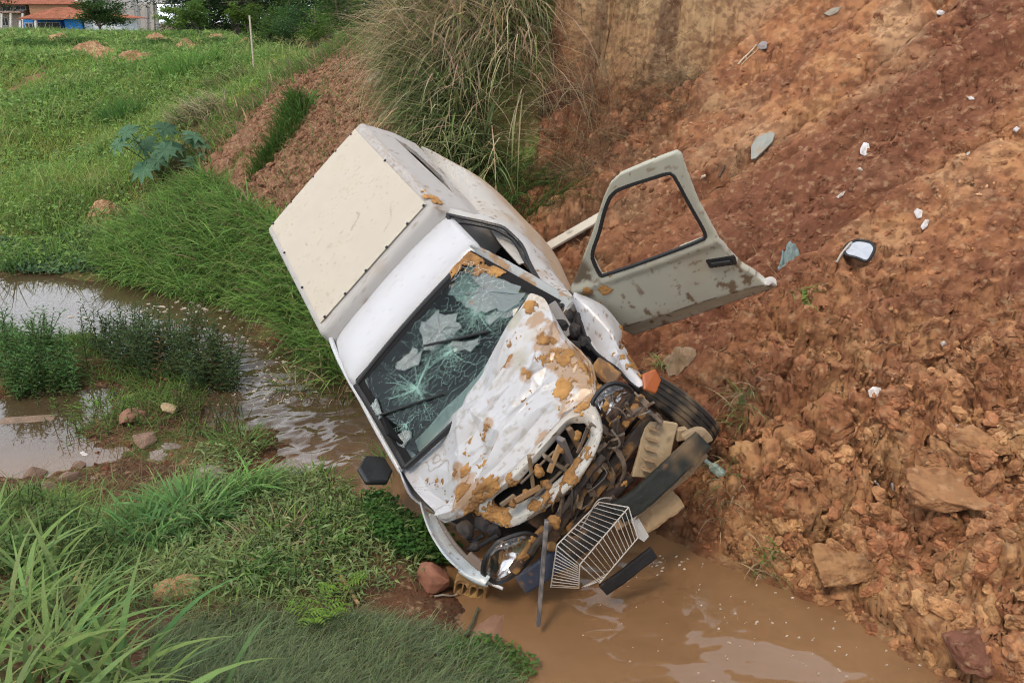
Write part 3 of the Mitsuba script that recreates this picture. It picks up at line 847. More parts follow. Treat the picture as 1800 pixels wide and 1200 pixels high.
def ws(a, b, off=0.0):
    a, b = np.asarray(a, float)[..., None], np.asarray(b, float)[..., None]
    p = WT[0] * (1 - a) * (1 - b) + WT[1] * a * (1 - b) + WT[2] * (1 - a) * b + WT[3] * a * b
    n = unit(np.array([.62, 0, .78]))
    return p + n * (.06 * (1 - (2 * a - 1) ** 2) * np.sin(np.pi * np.clip(b, 0, 1)) ** .5 * .7 + off)


def ws_ab(px, py):
    d, o = ray(px, py) @ RC, (EYE - TC) @ RC
    n = np.cross(WT[1] - WT[0], WT[2] - WT[0])
    q = o + d * ((WT[0] - o) @ n) / (d @ n)
    b = (q[0] - WT[0][0]) / (WT[2][0] - WT[0][0])
    l = WT[0] * (1 - b) + WT[2] * b
    r = WT[1] * (1 - b) + WT[3] * b
    return (q - l) @ (r - l) / ((r - l) @ (r - l)), b


ga, gb = np.meshgrid(np.linspace(0, 1, 24), np.linspace(0, 1, 18), indexing='ij')
Gw = ws(ga, gb)
ix = np.arange(Gw.shape[0] * Gw.shape[1]).reshape(Gw.shape[:2])
q = np.stack([ix[:-1, :-1], ix[1:, :-1], ix[1:, 1:], ix[:-1, 1:]], -1).reshape(-1, 4)
WIND = part('windscreen', TM(Gw.reshape(-1, 3), np.vstack([q[:, :3], q[:, [0, 2, 3]]])), 'window_glass', smooth=True, label='shattered windscreen')


FR = []
for a0_, a1_, b0_, b1_ in ((0, 1, 0, .085), (0, .045, .085, 1), (.955, 1, .085, 1)):
    g1, g2 = np.meshgrid(np.linspace(a0_, a1_, 20), np.linspace(b0_, b1_, 14), indexing='ij')
    FR.append(sheet(ws(g1, g2, .003), .002, toward=(40, 0, 50))[0])
part('glass_border', cat_meshes(FR), 'rubber', WIND, smooth=False, color=np.tile((.010, .010, .012), (sum(len(m.vertices) for m in FR), 1)))


def ribbon(lines, width):
    v, f = [], []
    for ab in lines:
        ab = np.asarray(ab)
        p = ws(ab[:, 0], ab[:, 1], .004)
        t = unit(np.gradient(p, axis=0))
        s = np.cross(t, unit(np.array([.62, 0, .78]))) * width * rng.uniform(.5, 1.1)
        k = len(v)
        v += list(p - s) + list(p + s)
        n = len(p)
        for i in range(n - 1):
            f += [[k + i, k + i + 1, k + n + i + 1], [k + i, k + n + i + 1, k + n + i]]
    return TM(v, f)


def web(px, py, R, n, width=.0009):
    c = np.array(ws_ab(px, py))
    S = np.array([1 / 1.2, 1 / .66])
    ang = np.sort(rng.uniform(0, 2 * np.pi, n))
    ln, rad = [], []
    for a in ang:
        L = R * rng.uniform(.3, 1.0) ** 1.2
        k = np.linspace(0.02, 1, 6)
        w = a + np.cumsum(rng.normal(0, .05, 6))
        ln.append(c + np.stack([np.cos(w), np.sin(w)], 1) * (L * k)[:, None] * S)
        rad.append(L)
    for r in R * np.array([.12, .2, .3, .42, .56, .72]):
        for i in range(n):
            j = (i + 1) % n
            if rad[i] > r and rad[j] > r * .8 and rng.random() < .8 and (ang[j] - ang[i]) % (2 * np.pi) < .8:
                r1, r2 = r * rng.uniform(.93, 1.07, 2)
                ln.append(c + np.array([[np.cos(ang[i]) * r1, np.sin(ang[i]) * r1], [np.cos(ang[j]) * r2, np.sin(ang[j]) * r2]]) * S)
    ln = [np.clip(l, .015, .985) for l in ln]
    part('crack', ribbon(ln, width), 'crack_line', WIND, smooth=False, kind='stuff')
    part('crack', ribbon([c + (l - c) * .22 for l in ln[:n]], width * 1.3), 'crack_line', WIND, smooth=False, kind='stuff')


for w_ in ((737, 682, .25, 44), (795, 618, .22, 30), (838, 548, .24, 46), (715, 745, .11, 18), (880, 555, .11, 18)):
    web(*w_)


def plate(pix, tilt, lift, bs='crazed_glass'):
    ab = np.array([ws_ab(*p) for p in pix])
    ab = np.vstack([lerp(ab[i], ab[(i + 1) % len(ab)], t)[None] + rng.normal(0, .012, (1, 2)) for i in range(len(ab)) for t in (0, .33, .66)])
    c = ab.mean(0)
    P = ws(ab[:, 0], ab[:, 1], .008 + lift)
    n = unit(np.array([.62, 0, .78]))
    P = P + np.outer((ab - c) @ np.asarray(tilt), n)
    mid = ws(c[0], c[1], .010 + lift)
    pts, f, m = [mid], [], len(P)
    for i in range(m):
        pts += [P[i], (P[i] + mid) / 2 + n * rng.uniform(-.012, .012)]
    for i in range(m):
        j = (i + 1) % m
        f += [[0, 2 + 2 * i, 2 + 2 * j], [2 + 2 * i, 1 + 2 * i, 1 + 2 * j], [2 + 2 * i, 1 + 2 * j, 2 + 2 * j]]
    part('glass_plate', TM(pts, f), bs, WIND, smooth=False)
    pg = shapely.Polygon(ab)
    lo_, hi_ = ab.min(0), ab.max(0)
    sd = rng.uniform(lo_, hi_, (130, 2))
    V = scipy.spatial.Voronoi(sd)
    ln = [V.vertices[list(e)] for e in V.ridge_vertices if min(e) >= 0 and shapely.contains_xy(pg, *V.vertices[e[0]]) and shapely.contains_xy(pg, *V.vertices[e[1]])]
    if ln:
        m = ribbon([np.linspace(a, b, 3) for a, b in ln], .0008)
        m.vertices += n * (.016 + lift)
        part('crack', m, 'craze_line', WIND, smooth=False, kind='stuff')


plate([(806, 468), (838, 455), (872, 488), (915, 505), (925, 520), (905, 540), (868, 548), (842, 548), (812, 535), (790, 515)], (.05, .10), .004)
plate([(868, 548), (905, 535), (925, 520), (905, 548), (888, 565), (855, 562)], (.0, .15), .002)
plate([(748, 572), (775, 553), (802, 556), (812, 578), (800, 596), (765, 622), (748, 606)], (.06, -.1), .004)
plate([(765, 622), (800, 602), (835, 598), (848, 600), (832, 622), (800, 612)], (.1, .1), .002)
plate([(700, 640), (735, 612), (748, 618), (742, 640), (712, 655)], (.05, .05), .002)
plate([(690, 770), (712, 752), (728, 768), (708, 786)], (.05, -.05), .002)
sd = rng.random((900, 2)) * [.9, .88] + [.05, .09]
V = scipy.spatial.Voronoi(sd)
brk = [ws_ab(*p) for p in ((737, 682), (795, 618), (838, 548), (880, 540), (770, 590))]
ln = []
for e in V.ridge_vertices:
    if min(e) >= 0:
        a, b = V.vertices[e[0]], V.vertices[e[1]]
        if ((a > .05) & (a < .95) & (b > .05) & (b < .95)).all() and rng.random() < np.exp(-(min(np.hypot(*((a - c) * [1.2, .66])) for c in brk) / .22) ** 2):
            ln.append(np.linspace(a, b, 3))
part('crack', ribbon(ln, .0008), 'crack_line', WIND, smooth=False, kind='stuff')
plate([(668, 700), (674, 728), (668, 735), (655, 712)], (.1, 0), .002)
for p0, p1 in (((672, 730), (783, 692)), ((752, 610), (862, 582))):
    a0, a1 = ws_ab(*p0), ws_ab(*p1)
    wp = ws(np.linspace(a0[0], a1[0], 12), np.linspace(a0[1], a1[1], 12), .022)
    wpr = part('wiper', tube(wp, .008, 6), 'black_plastic')
    part('blade', tube(wp + np.array([-.006, 0, -.01]), .005, 5), 'rubber', wpr, color=np.tile((.015, .015, .016), (62, 1)))
Gp = ws(*np.meshgrid(np.linspace(.6, .99, 60), np.linspace(.0, .5, 50), indexing='ij'), .006)
mud_on(Gp, [(ws(.97, .05), .10), (ws(.93, .22), .06), (ws(.86, .03), .05), (ws(.985, .35), .07)], .02, WIND, 75, (1, 0, 1))

# ---- bonnet: a buckled sheet thrown back over the windscreen
HC = [KP(2, (697, 803, .93), (758, 722, .95), (830, 652, 1.02), (884, 562, 1.12), (925, 518, 1.14), (943, 512, 1.10)),
      KP(2, (712, 838, .90), (770, 792, .925), (836, 722, .985), (905, 622, 1.06), (950, 560, 1.04), (972, 545, 1.0)),
      KP(2, (728, 865, .87), (786, 845, .885), (858, 775, .925), (934, 676, .955), (985, 612, .93), (1004, 590, .90)),
      KP(2, (752, 893, .82), (802, 878, .84), (880, 815, .862), (962, 716, .875), (1022, 650, .86), (1040, 628, .84)),
      KP(2, (782, 918, .755), (834, 893, .772), (902, 838, .795), (986, 742, .815), (1040, 702, .79), (1050, 672, .78))]
Gh = net(HC, 150, 170)
uh, vh = np.meshgrid(np.linspace(0, 1, 150), np.linspace(0, 1, 170), indexing='ij')
Nh = grid_normals(Gh)
Nh = Nh if Nh[..., 2].mean() > 0 else -Nh


def crease(p0, p1, w, a, sharp=1.0):
    """A fold line across the sheet from p0 to p1 in (u, v): a raised or sunk ridge."""
    p0, p1 = np.array(p0), np.array(p1)
    d = (p1 - p0) / np.linalg.norm(p1 - p0)
    dist = (uh - p0[0]) * d[1] - (vh - p0[1]) * d[0]
    along = ((uh - p0[0]) * d[0] + (vh - p0[1]) * d[1]) / np.linalg.norm(p1 - p0)
    return a * np.exp(-np.abs(dist) / w * sharp) * smooth01(-.15, .1, along) * smooth01(1.15, .9, along)


dh = crease((.0, .36), (1.0, .14), .05, .07) + crease((.47, .16), (.62, .98), .045, .05) - crease((.1, .42), (.55, .5), .08, .045) + crease((.05, .62), (.9, .62), .06, .03) - crease((.7, .18), (.75, .6), .07, .045) + crease((.95, .05), (.78, .35), .06, .03) - crease((.30, .20), (.42, .75), .05, .04) + crease((.25, .55), (.6, .85), .05, .035) - crease((.55, .62), (.9, .9), .06, .03) + crease((.8, .3), (.98, .55), .04, .02)
hr = np.random.default_rng(17)
kp = np.vstack([[(a, b) for a in (-.05, 1.05) for b in (-.05, 1.05)], hr.random((17, 2))])
kz = hr.normal(0, .034, len(kp))
facets = scipy.interpolate.LinearNDInterpolator(kp, kz)(np.stack([uh, vh], -1))      # flat plates between sharp folds
kp2 = np.vstack([[(a, b) for a in (-.05, 1.05) for b in (-.05, 1.05)], hr.random((110, 2))])
small = scipy.interpolate.LinearNDInterpolator(kp2, hr.normal(0, .007, len(kp2)))(np.stack([uh, vh], -1))
dh = dh * .28 + facets * 1.45 + small * smooth01(.15, .4, vh) + .004 * (f3(uh * 11, vh * 11, 0, 3, 92) - .5)
dh *= smooth01(0, .06, vh) * .8 + .2
Gh = Gh + Nh * dh[..., None]
hm, _ = sheet(Gh, .006, toward=(5, 0, 60))
hv = np.asarray(hm.vertices)
n_ = Gh.shape[0] * Gh.shape[1]
hc = paint(hv, WHITE, .16, seed=93)
scr = f3(hv[:, 0] * 9, hv[:, 1] * 9, hv[:, 2] * 9, 5, 94)
uu2, vv2 = np.r_[uh.ravel(), uh.ravel()], np.r_[vh.ravel(), vh.ravel()]
wear = smooth01(.50, .60, scr) * smooth01(.12, .28, vv2)
hc = lerp(hc, np.array((.33, .31, .26)), (wear * .55 * smooth01(.5, .62, f3(hv[:, 0] * 30, hv[:, 1] * 30, hv[:, 2] * 30, 3, 95)))[:, None])
patch = np.zeros(len(hv))
for c, r in ((K(925, 640, 2, .98), .10), (K(900, 560, 2, 1.1), .08), (K(940, 600, 2, 1.0), .07)):
    patch = np.maximum(patch, smooth01(1.1, .6, np.linalg.norm(hv - c, axis=1) / r + .9 * (scr - .5)))
hc = lerp(hc, np.array((.36, .34, .27)), (patch * .85)[:, None])
tan_ = smooth01(.48, .58, f3(hv[:, 0] * 5 + 3, hv[:, 1] * 5, hv[:, 2] * 5, 3, 96)) * smooth01(.5, .9, vv2)
hc = lerp(hc, np.array((.52, .42, .28)), (tan_ * .4)[:, None])
cr = np.abs(f3(uu2 * 6 + 2, vv2 * 6, 0, 3, 97) - .5)
hc = lerp(hc, np.array((.20, .17, .14)), (.7 * smooth01(.012, .0, cr) * smooth01(.55, .7, f3(uu2 * 3, vv2 * 3, 5, 2, 98)))[:, None])
film = np.zeros(len(hv))
for px_, py_, z_, r_ in ((960, 600, .99, .10), (985, 625, .95, .14), (1010, 645, .90, .14), (1030, 680, .86, .12), (1000, 690, .88, .10), (1010, 725, .83, .12), (940, 570, 1.04, .08), (820, 868, .82, .12), (860, 868, .80, .12), (805, 832, .87, .07), (905, 635, 1.03, .06), (925, 660, .98, .06), (862, 745, .95, .05), (950, 770, .83, .06)):
    film = np.maximum(film, 1.35 - np.linalg.norm(hv - K(px_, py_, 2, z_), axis=1) / r_)
film = smooth01(.35, .75, film * 1.12 + 2.2 * (f3(hv[:, 0] * 14, hv[:, 1] * 14, hv[:, 2] * 14, 5, 99) - .5))
hc = lerp(hc, np.array((.33, .19, .085)), (film * .8)[:, None])
HOOD = part('bonnet', hm, 'paint', smooth=False, color=hc, label='crumpled white bonnet streaked with ochre mud')


def hp(px, py, z):
    return K(px, py, 2, z)


mud_on(Gh, [(hp(960, 600, .99), .07), (hp(985, 625, .95), .11), (hp(1010, 645, .90), .11), (hp(1030, 660, .88), .09), (hp(1000, 690, .88), .07), (hp(1010, 725, .83), .09), (hp(985, 680, .88), .07), (hp(1030, 700, .82), .08), (hp(940, 570, 1.04), .05), (hp(930, 535, 1.1), .05)], .016, HOOD, 101)
mud_on(Gh, [(hp(820, 868, .82), .08), (hp(850, 875, .79), .08), (hp(870, 855, .80), .07), (hp(800, 832, .87), .05), (hp(815, 828, .87), .04), (hp(840, 890, .77), .08)], .018, HOOD, 102)
for i, (a, b, z, r) in enumerate([(902, 630, 1.03, .05), (925, 660, .98, .045), (862, 745, .95, .04), (1040, 640, .86, .06), (870, 790, .9, .025), (955, 760, .84, .03)]):
    mud_on(Gh, [(hp(a, b, z), r)], .008, HOOD, 103 + i)
# the grille surround pressed out of the bonnet's nose
O = KP(2, (830, 888, .765), (858, 862, .785), (905, 818, .80), (950, 775, .81), (988, 735, .82), (1018, 712, .80), (1046, 712, .78), (1060, 752, .70), (1030, 826, .64), (962, 892, .60), (897, 926, .595), (848, 910, .66))
I = KP(2, (864, 876, .745), (880, 862, .755), (918, 836, .765), (956, 794, .77), (996, 748, .78), (1016, 742, .77), (1030, 744, .755), (1036, 768, .71), (1003, 822, .665), (952, 866, .645), (900, 892, .65), (868, 892, .70))
loop = lambda a: np.vstack([a, a[:1]])
Mi = (O * .5 + I * .5) + np.array([.035, 0, .02])
Gg = net([loop(O), loop(O * .8 + I * .2 + np.array([.03, 0, .012])), loop(Mi), loop(I + np.array([.01, 0, 0])), loop(I - np.array([.05, 0, .03]))], 30, 150)
Gg += (.016 * (meshkit.fbm(Gg * 9, 3, 111) - .5))[..., None]
gm, _ = sheet(Gg, .012, toward=(60, 0, 30))
gcv = paint(gm.vertices, (.49, .485, .46), .5, seed=112)
GR = part('grille_surround', gm, 'paint', smooth=True, color=gcv, label='white grille surround with the grille smashed out')
mud_on(Gg, [(K(865, 905, 2, .68), .10), (K(840, 895, 2, .72), .08), (K(890, 912, 2, .64), .05), (K(945, 888, 2, .63), .05), (K(1000, 838, 2, .66), .07), (K(1035, 790, 2, .70), .06), (K(1030, 720, 2, .78), .07), (K(900, 840, 2, .78), .035), (K(960, 868, 2, .65), .05), (K(1020, 815, 2, .66), .05)], .022, GR, 113, (2, 0, 1))
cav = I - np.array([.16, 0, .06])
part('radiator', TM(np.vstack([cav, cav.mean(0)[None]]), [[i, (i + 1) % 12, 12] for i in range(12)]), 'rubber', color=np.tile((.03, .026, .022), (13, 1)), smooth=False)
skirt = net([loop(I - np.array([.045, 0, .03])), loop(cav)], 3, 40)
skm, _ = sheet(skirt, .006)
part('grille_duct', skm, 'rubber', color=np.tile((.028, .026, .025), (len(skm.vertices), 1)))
for i, (a, b, w, h, c) in enumerate([((930, 800), (938, 862), .022, .03, (.22, .16, .10)), ((905, 880), (950, 855), .03, .03, (.26, .15, .07)), ((985, 770), (1003, 815), .03, .05, (.12, .12, .14)), ((955, 800), (1010, 835), .018, .05, (.10, .095, .09)), ((915, 850), (975, 792), .012, .02, (.07, .06, .055)),
                                     ((965, 830), (985, 780), .03, .02, (.33, .20, .09)), ((880, 888), (905, 870), .022, .03, (.12, .09, .06)), ((1000, 752), (1020, 790), .03, .03, (.16, .10, .06)), ((940, 872), (1010, 805), .016, .024, (.09, .075, .06))]):
    s = bar(K(*a, 0, .76 + .012 * (i % 3)), K(*b, 0, .74 + .02 * (i % 2)), w, h, (1, .3 * (i % 3), .4))
    part('grille_slat', s, 'plain', smooth=False, color=paint(s.vertices, c, .5, seed=120 + i))
for i, (a, b, r) in enumerate([(947, 828, .035), (925, 868, .025), (985, 790, .025), (960, 850, .03), (900, 885, .025), (1012, 765, .03)]):
    m = rock(130 + i, r, 2, .5)
    m.apply_translation(K(a, b, 0, .76))
    part('mud_lump', m, 'mud_material', smooth=True, color=mudcol(m.vertices, 130 + i))

# ---- front: wings, lamps, cross members, bumper
FLo = KP(0, (1009, 513, .02), (1030, 517, .06), (1062, 535, .12), (1090, 568, .2), (1101, 602, .3), (1112, 632, .40), (1128, 655, .52), (1144, 679, .62))
FLi = KP(0, (1011, 530, .03), (1018, 562, .12), (1031, 598, .22), (1045, 618, .30), (1062, 632, .38), (1082, 646, .46), (1100, 664, .55), (1122, 681, .64))
FLm = (FLo + FLi) / 2 + np.array([.05, .03, .045]) * np.sin(np.linspace(.25, 2.9, 8))[:, None]
Gf = net([FLo, FLo * .75 + FLm * .3 - FLi * .05, FLm, FLi], 50, 90)
uf, vf = np.meshgrid(np.linspace(0, 1, 50), np.linspace(0, 1, 90), indexing='ij')
fr_ = np.random.default_rng(31)
fp_ = np.vstack([[(a, b) for a in (-.05, 1.05) for b in (-.05, 1.05)], fr_.random((16, 2))])
Gf += grid_normals(Gf) * (scipy.interpolate.LinearNDInterpolator(fp_, fr_.normal(0, .014, 20))(np.stack([uf, vf], -1)) - .04 * np.exp(-np.abs(vf - .60 - .12 * (uf - .5)) / .03))[..., None]
fm, _ = sheet(Gf, .008, toward=(30, 20, 30))
WING = part('wing', fm, 'paint', smooth=False, color=paint(fm.vertices, WHITE, .3, seed=142), label='crumpled white front wing beside the open door')
mud_on(Gf, [(Gf[30, 58], .06), (Gf[15, 64], .06), (Gf[30, 70], .045), (Gf[22, 80], .03), (Gf[14, 40], .03), (Gf[25, 48], .025)], .025, WING, 143, (1, 1, 1))
part('wing_edge', tube(smooth_path(FLi + np.array([.004, 0, -.012]), 40), .011, 6), 'black_plastic')
RO = KP(1, (737, 882, -.78), (750, 925, -.78), (772, 965, -.775), (800, 996, -.76), (832, 1018, -.74), (858, 1027, -.70))
RI = KP(1, (768, 905, -.74), (786, 938, -.73), (806, 966, -.725), (826, 988, -.71), (844, 1002, -.68), (862, 1014, -.66))
Gq = net([RO, (RO + RI) / 2 + np.array([.02, -.02, .015]), RI], 24, 80)
qm, _ = sheet(Gq, .012, toward=(20, -20, 10))
part('wing', qm, 'paint', smooth=True, color=paint(qm.vertices, (.43, .49, .53), .3, seed=151), label='pale blue-white lower front wing by the hollow brick')
e = KP(0, (770, 908, .35), (795, 950, .55), (826, 985, .68), (850, 1005, .74))
s = tube(smooth_path(e, 20), .013, 6)
part('wing_flange', s, 'plain', color=paint(s.vertices, (.16, .13, .11), .5, seed=152))
s = bar(K(822, 975, 0, .72), K(858, 1006, 0, .80), .05, .03, (1, 0, 0))
part('lamp_bracket', s, 'plain', smooth=False, color=paint(s.vertices, (.20, .155, .13), .6, seed=153))
s = tube(smooth_path(KP(0, (855, 1022, .78), (872, 1029, .83), (884, 1034, .86)), 10), .010, 6)
part('bumper_lip', s, 'paint', color=np.tile((.66, .67, .68), (len(s.vertices), 1)))


def lamp(outline, plane, mudblob, tiltz):
    """Head lamp: dark housing, chrome bowl, bulb and a domed clear lens."""
    p = KP(0, *[(a, b, plane) for a, b in outline])
    n = len(p)
    c = p.mean(0)
    back = np.array([-.09, .0, tiltz])
    H_ = part('headlight', sheet(net([loop(p * 1.0 + (p - c) * .10), loop(p + (p - c) * .04 + np.array([.014, 0, 0]))], 4, 60), .03)[0], 'black_plastic')
    bowl = net([loop(p), loop(c + (p - c) * .8 + back * .6), loop(c + (p - c) * .45 + back), loop(c + (p - c) * .08 + back * 1.15)], 24, 60)
    bowl += (.010 * (meshkit.fbm(bowl * 22, 2, 7) - .5))[..., None]
    part('reflector', sheet(bowl, .004)[0], 'chrome', H_)
    b = rounded_hull([c + back * .9, c + back * .2], [.02, .012], 2)
    part('bulb', b, 'lens', H_)
    b = trimesh.creation.cylinder(.022, .05, sections=16)
    b.apply_transform(trimesh.geometry.align_vectors([0, 0, 1], [1, 0, 0]))
    b.apply_translation(c + back)
    part('bulb_holder', b, 'chrome', H_)
    lens = net([loop(c + (p - c) * 1.0), loop(c + (p - c) * .75 + np.array([.035, 0, .012])), loop(c + (p - c) * .4 + np.array([.05, 0, .018])), loop(c + (p - c) * .02 + np.array([.055, 0, .02]))], 14, 60)
    ix = np.arange(14 * 60).reshape(14, 60)
    q = np.stack([ix[:-1, :-1], ix[1:, :-1], ix[1:, 1:], ix[:-1, 1:]], -1).reshape(-1, 4)
    part('lens', TM(lens.reshape(-1, 3), np.vstack([q[:, :3], q[:, [0, 2, 3]]])), 'lens', H_, smooth=True)
    for i, (cc, r) in enumerate(mudblob):
        mud_on(lens, [(K(*cc, 0, plane + .03), r)], .02, H_, 161 + i, (2, 0, 1))


lamp([(849, 1004), (856, 975), (872, 955), (893, 944), (925, 937), (948, 946), (940, 968), (920, 995), (896, 1014), (870, 1022)], .82, [((938, 952), .07), ((922, 975), .04)], -.02)
lamp([(1041, 706), (1056, 684), (1078, 673), (1104, 680), (1112, 690), (1098, 716), (1082, 744), (1068, 752), (1052, 730)], .74, [((1052, 735), .05), ((1062, 712), .03)], -.02)
s = rounded_hull(np.vstack([KP(0, (1132, 660, .62), (1150, 652, .60), (1158, 668, .62), (1150, 688, .66), (1134, 682, .66))]), .012, 1)
part('turn_signal', s, 'orange_lens', smooth=False)

# inner structure; a black box is added to keep the nose dark inside
BAY_FILL = rounded_hull([(.05, -.5, .72), (.05, .52, .78), (.55, -.5, .62), (.6, .45, .62), (.6, -.5, .34), (.6, .48, .34), (.05, -.5, .34), (.05, .5, .34)], .05)
part('engine_bay_fill', BAY_FILL, 'rubber', color=np.tile((.016, .015, .014), (len(BAY_FILL.vertices), 1)))
rl = np.random.default_rng(5)
for i, (a, b, x, r) in enumerate([(985, 570, .08, .05), (1010, 580, .14, .05), (1000, 555, .05, .04), (1030, 600, .2, .045), (985, 545, .0, .04), (1020, 560, .1, .04), (1008, 610, .2, .05), (820, 930, .55, .06), (850, 920, .58, .05), (870, 935, .62, .05), (835, 960, .62, .04), (1030, 640, .3, .05)]):
    m = rock(170 + i, r, 1, .5, (1, .8, 1.2))
    m.apply_translation(K(a, b, 0, x))
    part('engine_lump', m, 'rubber', smooth=False, color=paint(m.vertices, (.035, .033, .036), .35, seed=180 + i))
for i, pts in enumerate([[(965, 545, .0), (990, 580, .08), (1005, 620, .2)], [(1000, 560, .06), (1012, 590, .14), (1040, 615, .26)], [(1015, 548, .05), (1005, 575, .1), (985, 600, .12)], [(800, 925, .5), (830, 950, .58), (850, 940, .62)], [(822, 965, .62), (850, 955, .66), (875, 940, .7)]]):
    s = tube(smooth_path(KP(0, *pts), 16), .014, 7)
    part('hose', s, 'rubber', color=np.tile((.02, .02, .022), (len(s.vertices), 1)))
s = bar(K(965, 535, 0, .02), K(1000, 590, 0, .14), .09, .012, (.5, .3, 1))
part('inner_panel', s, 'plain', smooth=False, color=paint(s.vertices, (.26, .25, .25), .4, seed=190))
s = bar(K(998, 545, 0, .02), K(1022, 528, 0, .02), .05, .03, (1, 0, 0))
part('hinge_bracket', s, 'plain', smooth=False, color=paint(s.vertices, (.20, .20, .20), .3, seed=191))
for i, (a, b, x0, x1, w, h, c) in enumerate([((1118, 700), (940, 925), .72, .74, .13, .05, (.085, .055, .042)), ((1150, 725), (985, 940), .76, .80, .08, .05, (.05, .04, .036)), ((1085, 765), (955, 960), .78, .84, .07, .05, (.075, .055, .045)), ((1060, 800), (930, 975), .86, .86, .04, .03, (.06, .05, .045)), ((1110, 835), (1000, 935), .80, .86, .06, .06, (.04, .03, .027)),
                                             ((1060, 850), (1120, 815), .76, .74, .10, .03, (.065, .035, .03)), ((900, 1005), (960, 925), .84, .80, .06, .04, (.09, .06, .045)), ((1045, 640), (1085, 668), .45, .6, .10, .02, (.16, .10, .06))]):
    p0, p1 = K(*a, 0, x0), K(*b, 0, x1)
    g = np.linspace(0, 1, 40)
    s = man(bar(p0, p1, w, h, (1, 0, .2), .01)).refine_to_length(.02).to_mesh()
    s = TM(s.vert_properties[:, :3], s.tri_verts)
    s.vertices += .022 * (np.stack([meshkit.fbm(np.asarray(s.vertices) * 14 + k * 9, 3, 195 + i) for k in range(3)], 1) - .5)
    part('cross_member', s, 'mud_material', smooth=True, color=lerp(np.tile(c, (len(s.vertices), 1)), mudcol(s.vertices, 196), smooth01(.56, .66, meshkit.fbm(np.asarray(s.vertices) * 11, 4, 197 + i))[:, None] * .85))
for i, (a, b, x, r) in enumerate([(1040, 815, .82, .035), (1055, 770, .80, .025), (1065, 660, .5, .05), (1085, 690, .7, .02), (1050, 690, .6, .04), (1115, 720, .76, .028), (1100, 745, .78, .022), (1125, 700, .74, .026), (1035, 670, .5, .05), (1075, 835, .8, .03), (1095, 850, .82, .03), (975, 915, .86, .04), (970, 960, .9, .03), (1130, 725, .74, .035)]):
    m = rock(200 + i, r, 2, .6, (1, 1.2, .8))
    m.apply_translation(K(a, b, 0, x))
    part('mud_lump', m, 'mud_material', smooth=True, color=mudcol(m.vertices, 200 + i, .35 * (i % 3 == 0)))


def bent(pts, w, h, c, name, seed, bs='rubber', rough=.01, label=None, grime=.4, up=(1, 0, .4)):
    """A bent strip: a rectangular section swept along a path."""
    p = smooth_path(pts, 26)
    t = unit(np.gradient(p, axis=0))
    y = unit(np.cross(np.asarray(up, float), t))
    z = np.cross(t, y)
    a = np.array([(-.5, -.35), (-.5, .35), (-.38, .5), (.38, .5), (.5, .35), (.5, -.35), (.38, -.5), (-.38, -.5)])
    ring = p[:, None] + a[None, :, :1] * w * y[:, None] + a[None, :, 1:] * h * z[:, None]
    n, k = len(p), len(a)
    f = []
    for i in range(n - 1):
        for j in range(k):
            l = (j + 1) % k
            f += [[i * k + j, i * k + l, (i + 1) * k + l], [i * k + j, (i + 1) * k + l, (i + 1) * k + j]]
    for j in range(1, k - 1):
        f += [[0, j + 1, j], [(n - 1) * k, (n - 1) * k + j, (n - 1) * k + j + 1]]
    m = TM(ring.reshape(-1, 3), f)
    m.fix_normals()
    m = man(m).refine_to_length(.02).to_mesh()
    m = TM(m.vert_properties[:, :3], m.tri_verts)
    m.vertices += rough * (np.stack([meshkit.fbm(np.asarray(m.vertices) * 15 + q * 7, 3, seed) for q in range(3)], 1) - .5)
    return part(name, m, bs, smooth=False, color=paint(m.vertices, c, grime, seed=seed + 1), label=label)


BU = bent(KP(0, (1085, 902, .93), (1130, 872, .95), (1185, 822, .95), (1236, 772, .93)), .125, .04, (.030, .034, .033), 'bumper', 220, grime=.95, rough=.02, label='snapped black bumper bar')
bent(KP(0, (1080, 925, .92), (1140, 885, .92), (1200, 835, .92), (1238, 795, .90)), .05, .04, (.30, .21, .13), 'bumper_backing', 224)
bent(KP(0, (915, 1026, .86), (950, 1004, .88), (990, 975, .88)), .12, .04, (.040, .052, .085), 'bumper', 222, label='dark blue lower bumper corner in the water')
bent(KP(0, (985, 985, .86), (1035, 930, .88), (1090, 888, .88)), .15, .04, (.028, .029, .031), 'bumper', 223, grime=.9, rough=.025, label='splintered black bumper middle behind the wire rack')
bent(KP(0, (1110, 925, .88), (1150, 905, .90), (1190, 876, .88)), .12, .05, (.36, .26, .155), 'bumper_beam', 226, 'mud_material', .03, label='tan muddy bumper beam end')
bent(KP(0, (1205, 772, .88), (1232, 762, .90), (1242, 775, .9)), .07, .04, (.34, .26, .17), 'bumper_end', 228)
bk = man(bar(K(1163, 738, 0, .78), K(1140, 840, 0, .84), .20, .03, (1, .2, .3), .008)).refine_to_length(.03).to_mesh()
bk = TM(bk.vert_properties[:, :3], bk.tri_verts)
bk.vertices += .02 * (np.stack([meshkit.fbm(np.asarray(bk.vertices) * 9 + q * 7, 3, 230) for q in range(3)], 1) - .5)
BK = part('bumper_bracket', bk, 'plain', smooth=False, color=paint(bk.vertices, (.42, .32, .20), .35, seed=231), label='tan ribbed plastic bumper bracket')
for k in range(5):
    t = k / 4
    s = bar(K(1138 - 12 * t + 2, 752 + 72 * t, 0, .82 + .05 * t), K(1158 - 10 * t, 758 + 72 * t, 0, .82 + .05 * t), .012, .03, (1, 0, 0))
    part('rib', s, 'plain', BK, smooth=False, color=paint(s.vertices, (.33, .23, .14), .4, seed=233 + k))
s = bar(K(1198, 752, 0, .8), K(1196, 772, 0, .8), .06, .04, (1, 0, 0))
part('lug', s, 'plain', BK, smooth=False, color=paint(s.vertices, (.40, .30, .19), .35, seed=240))
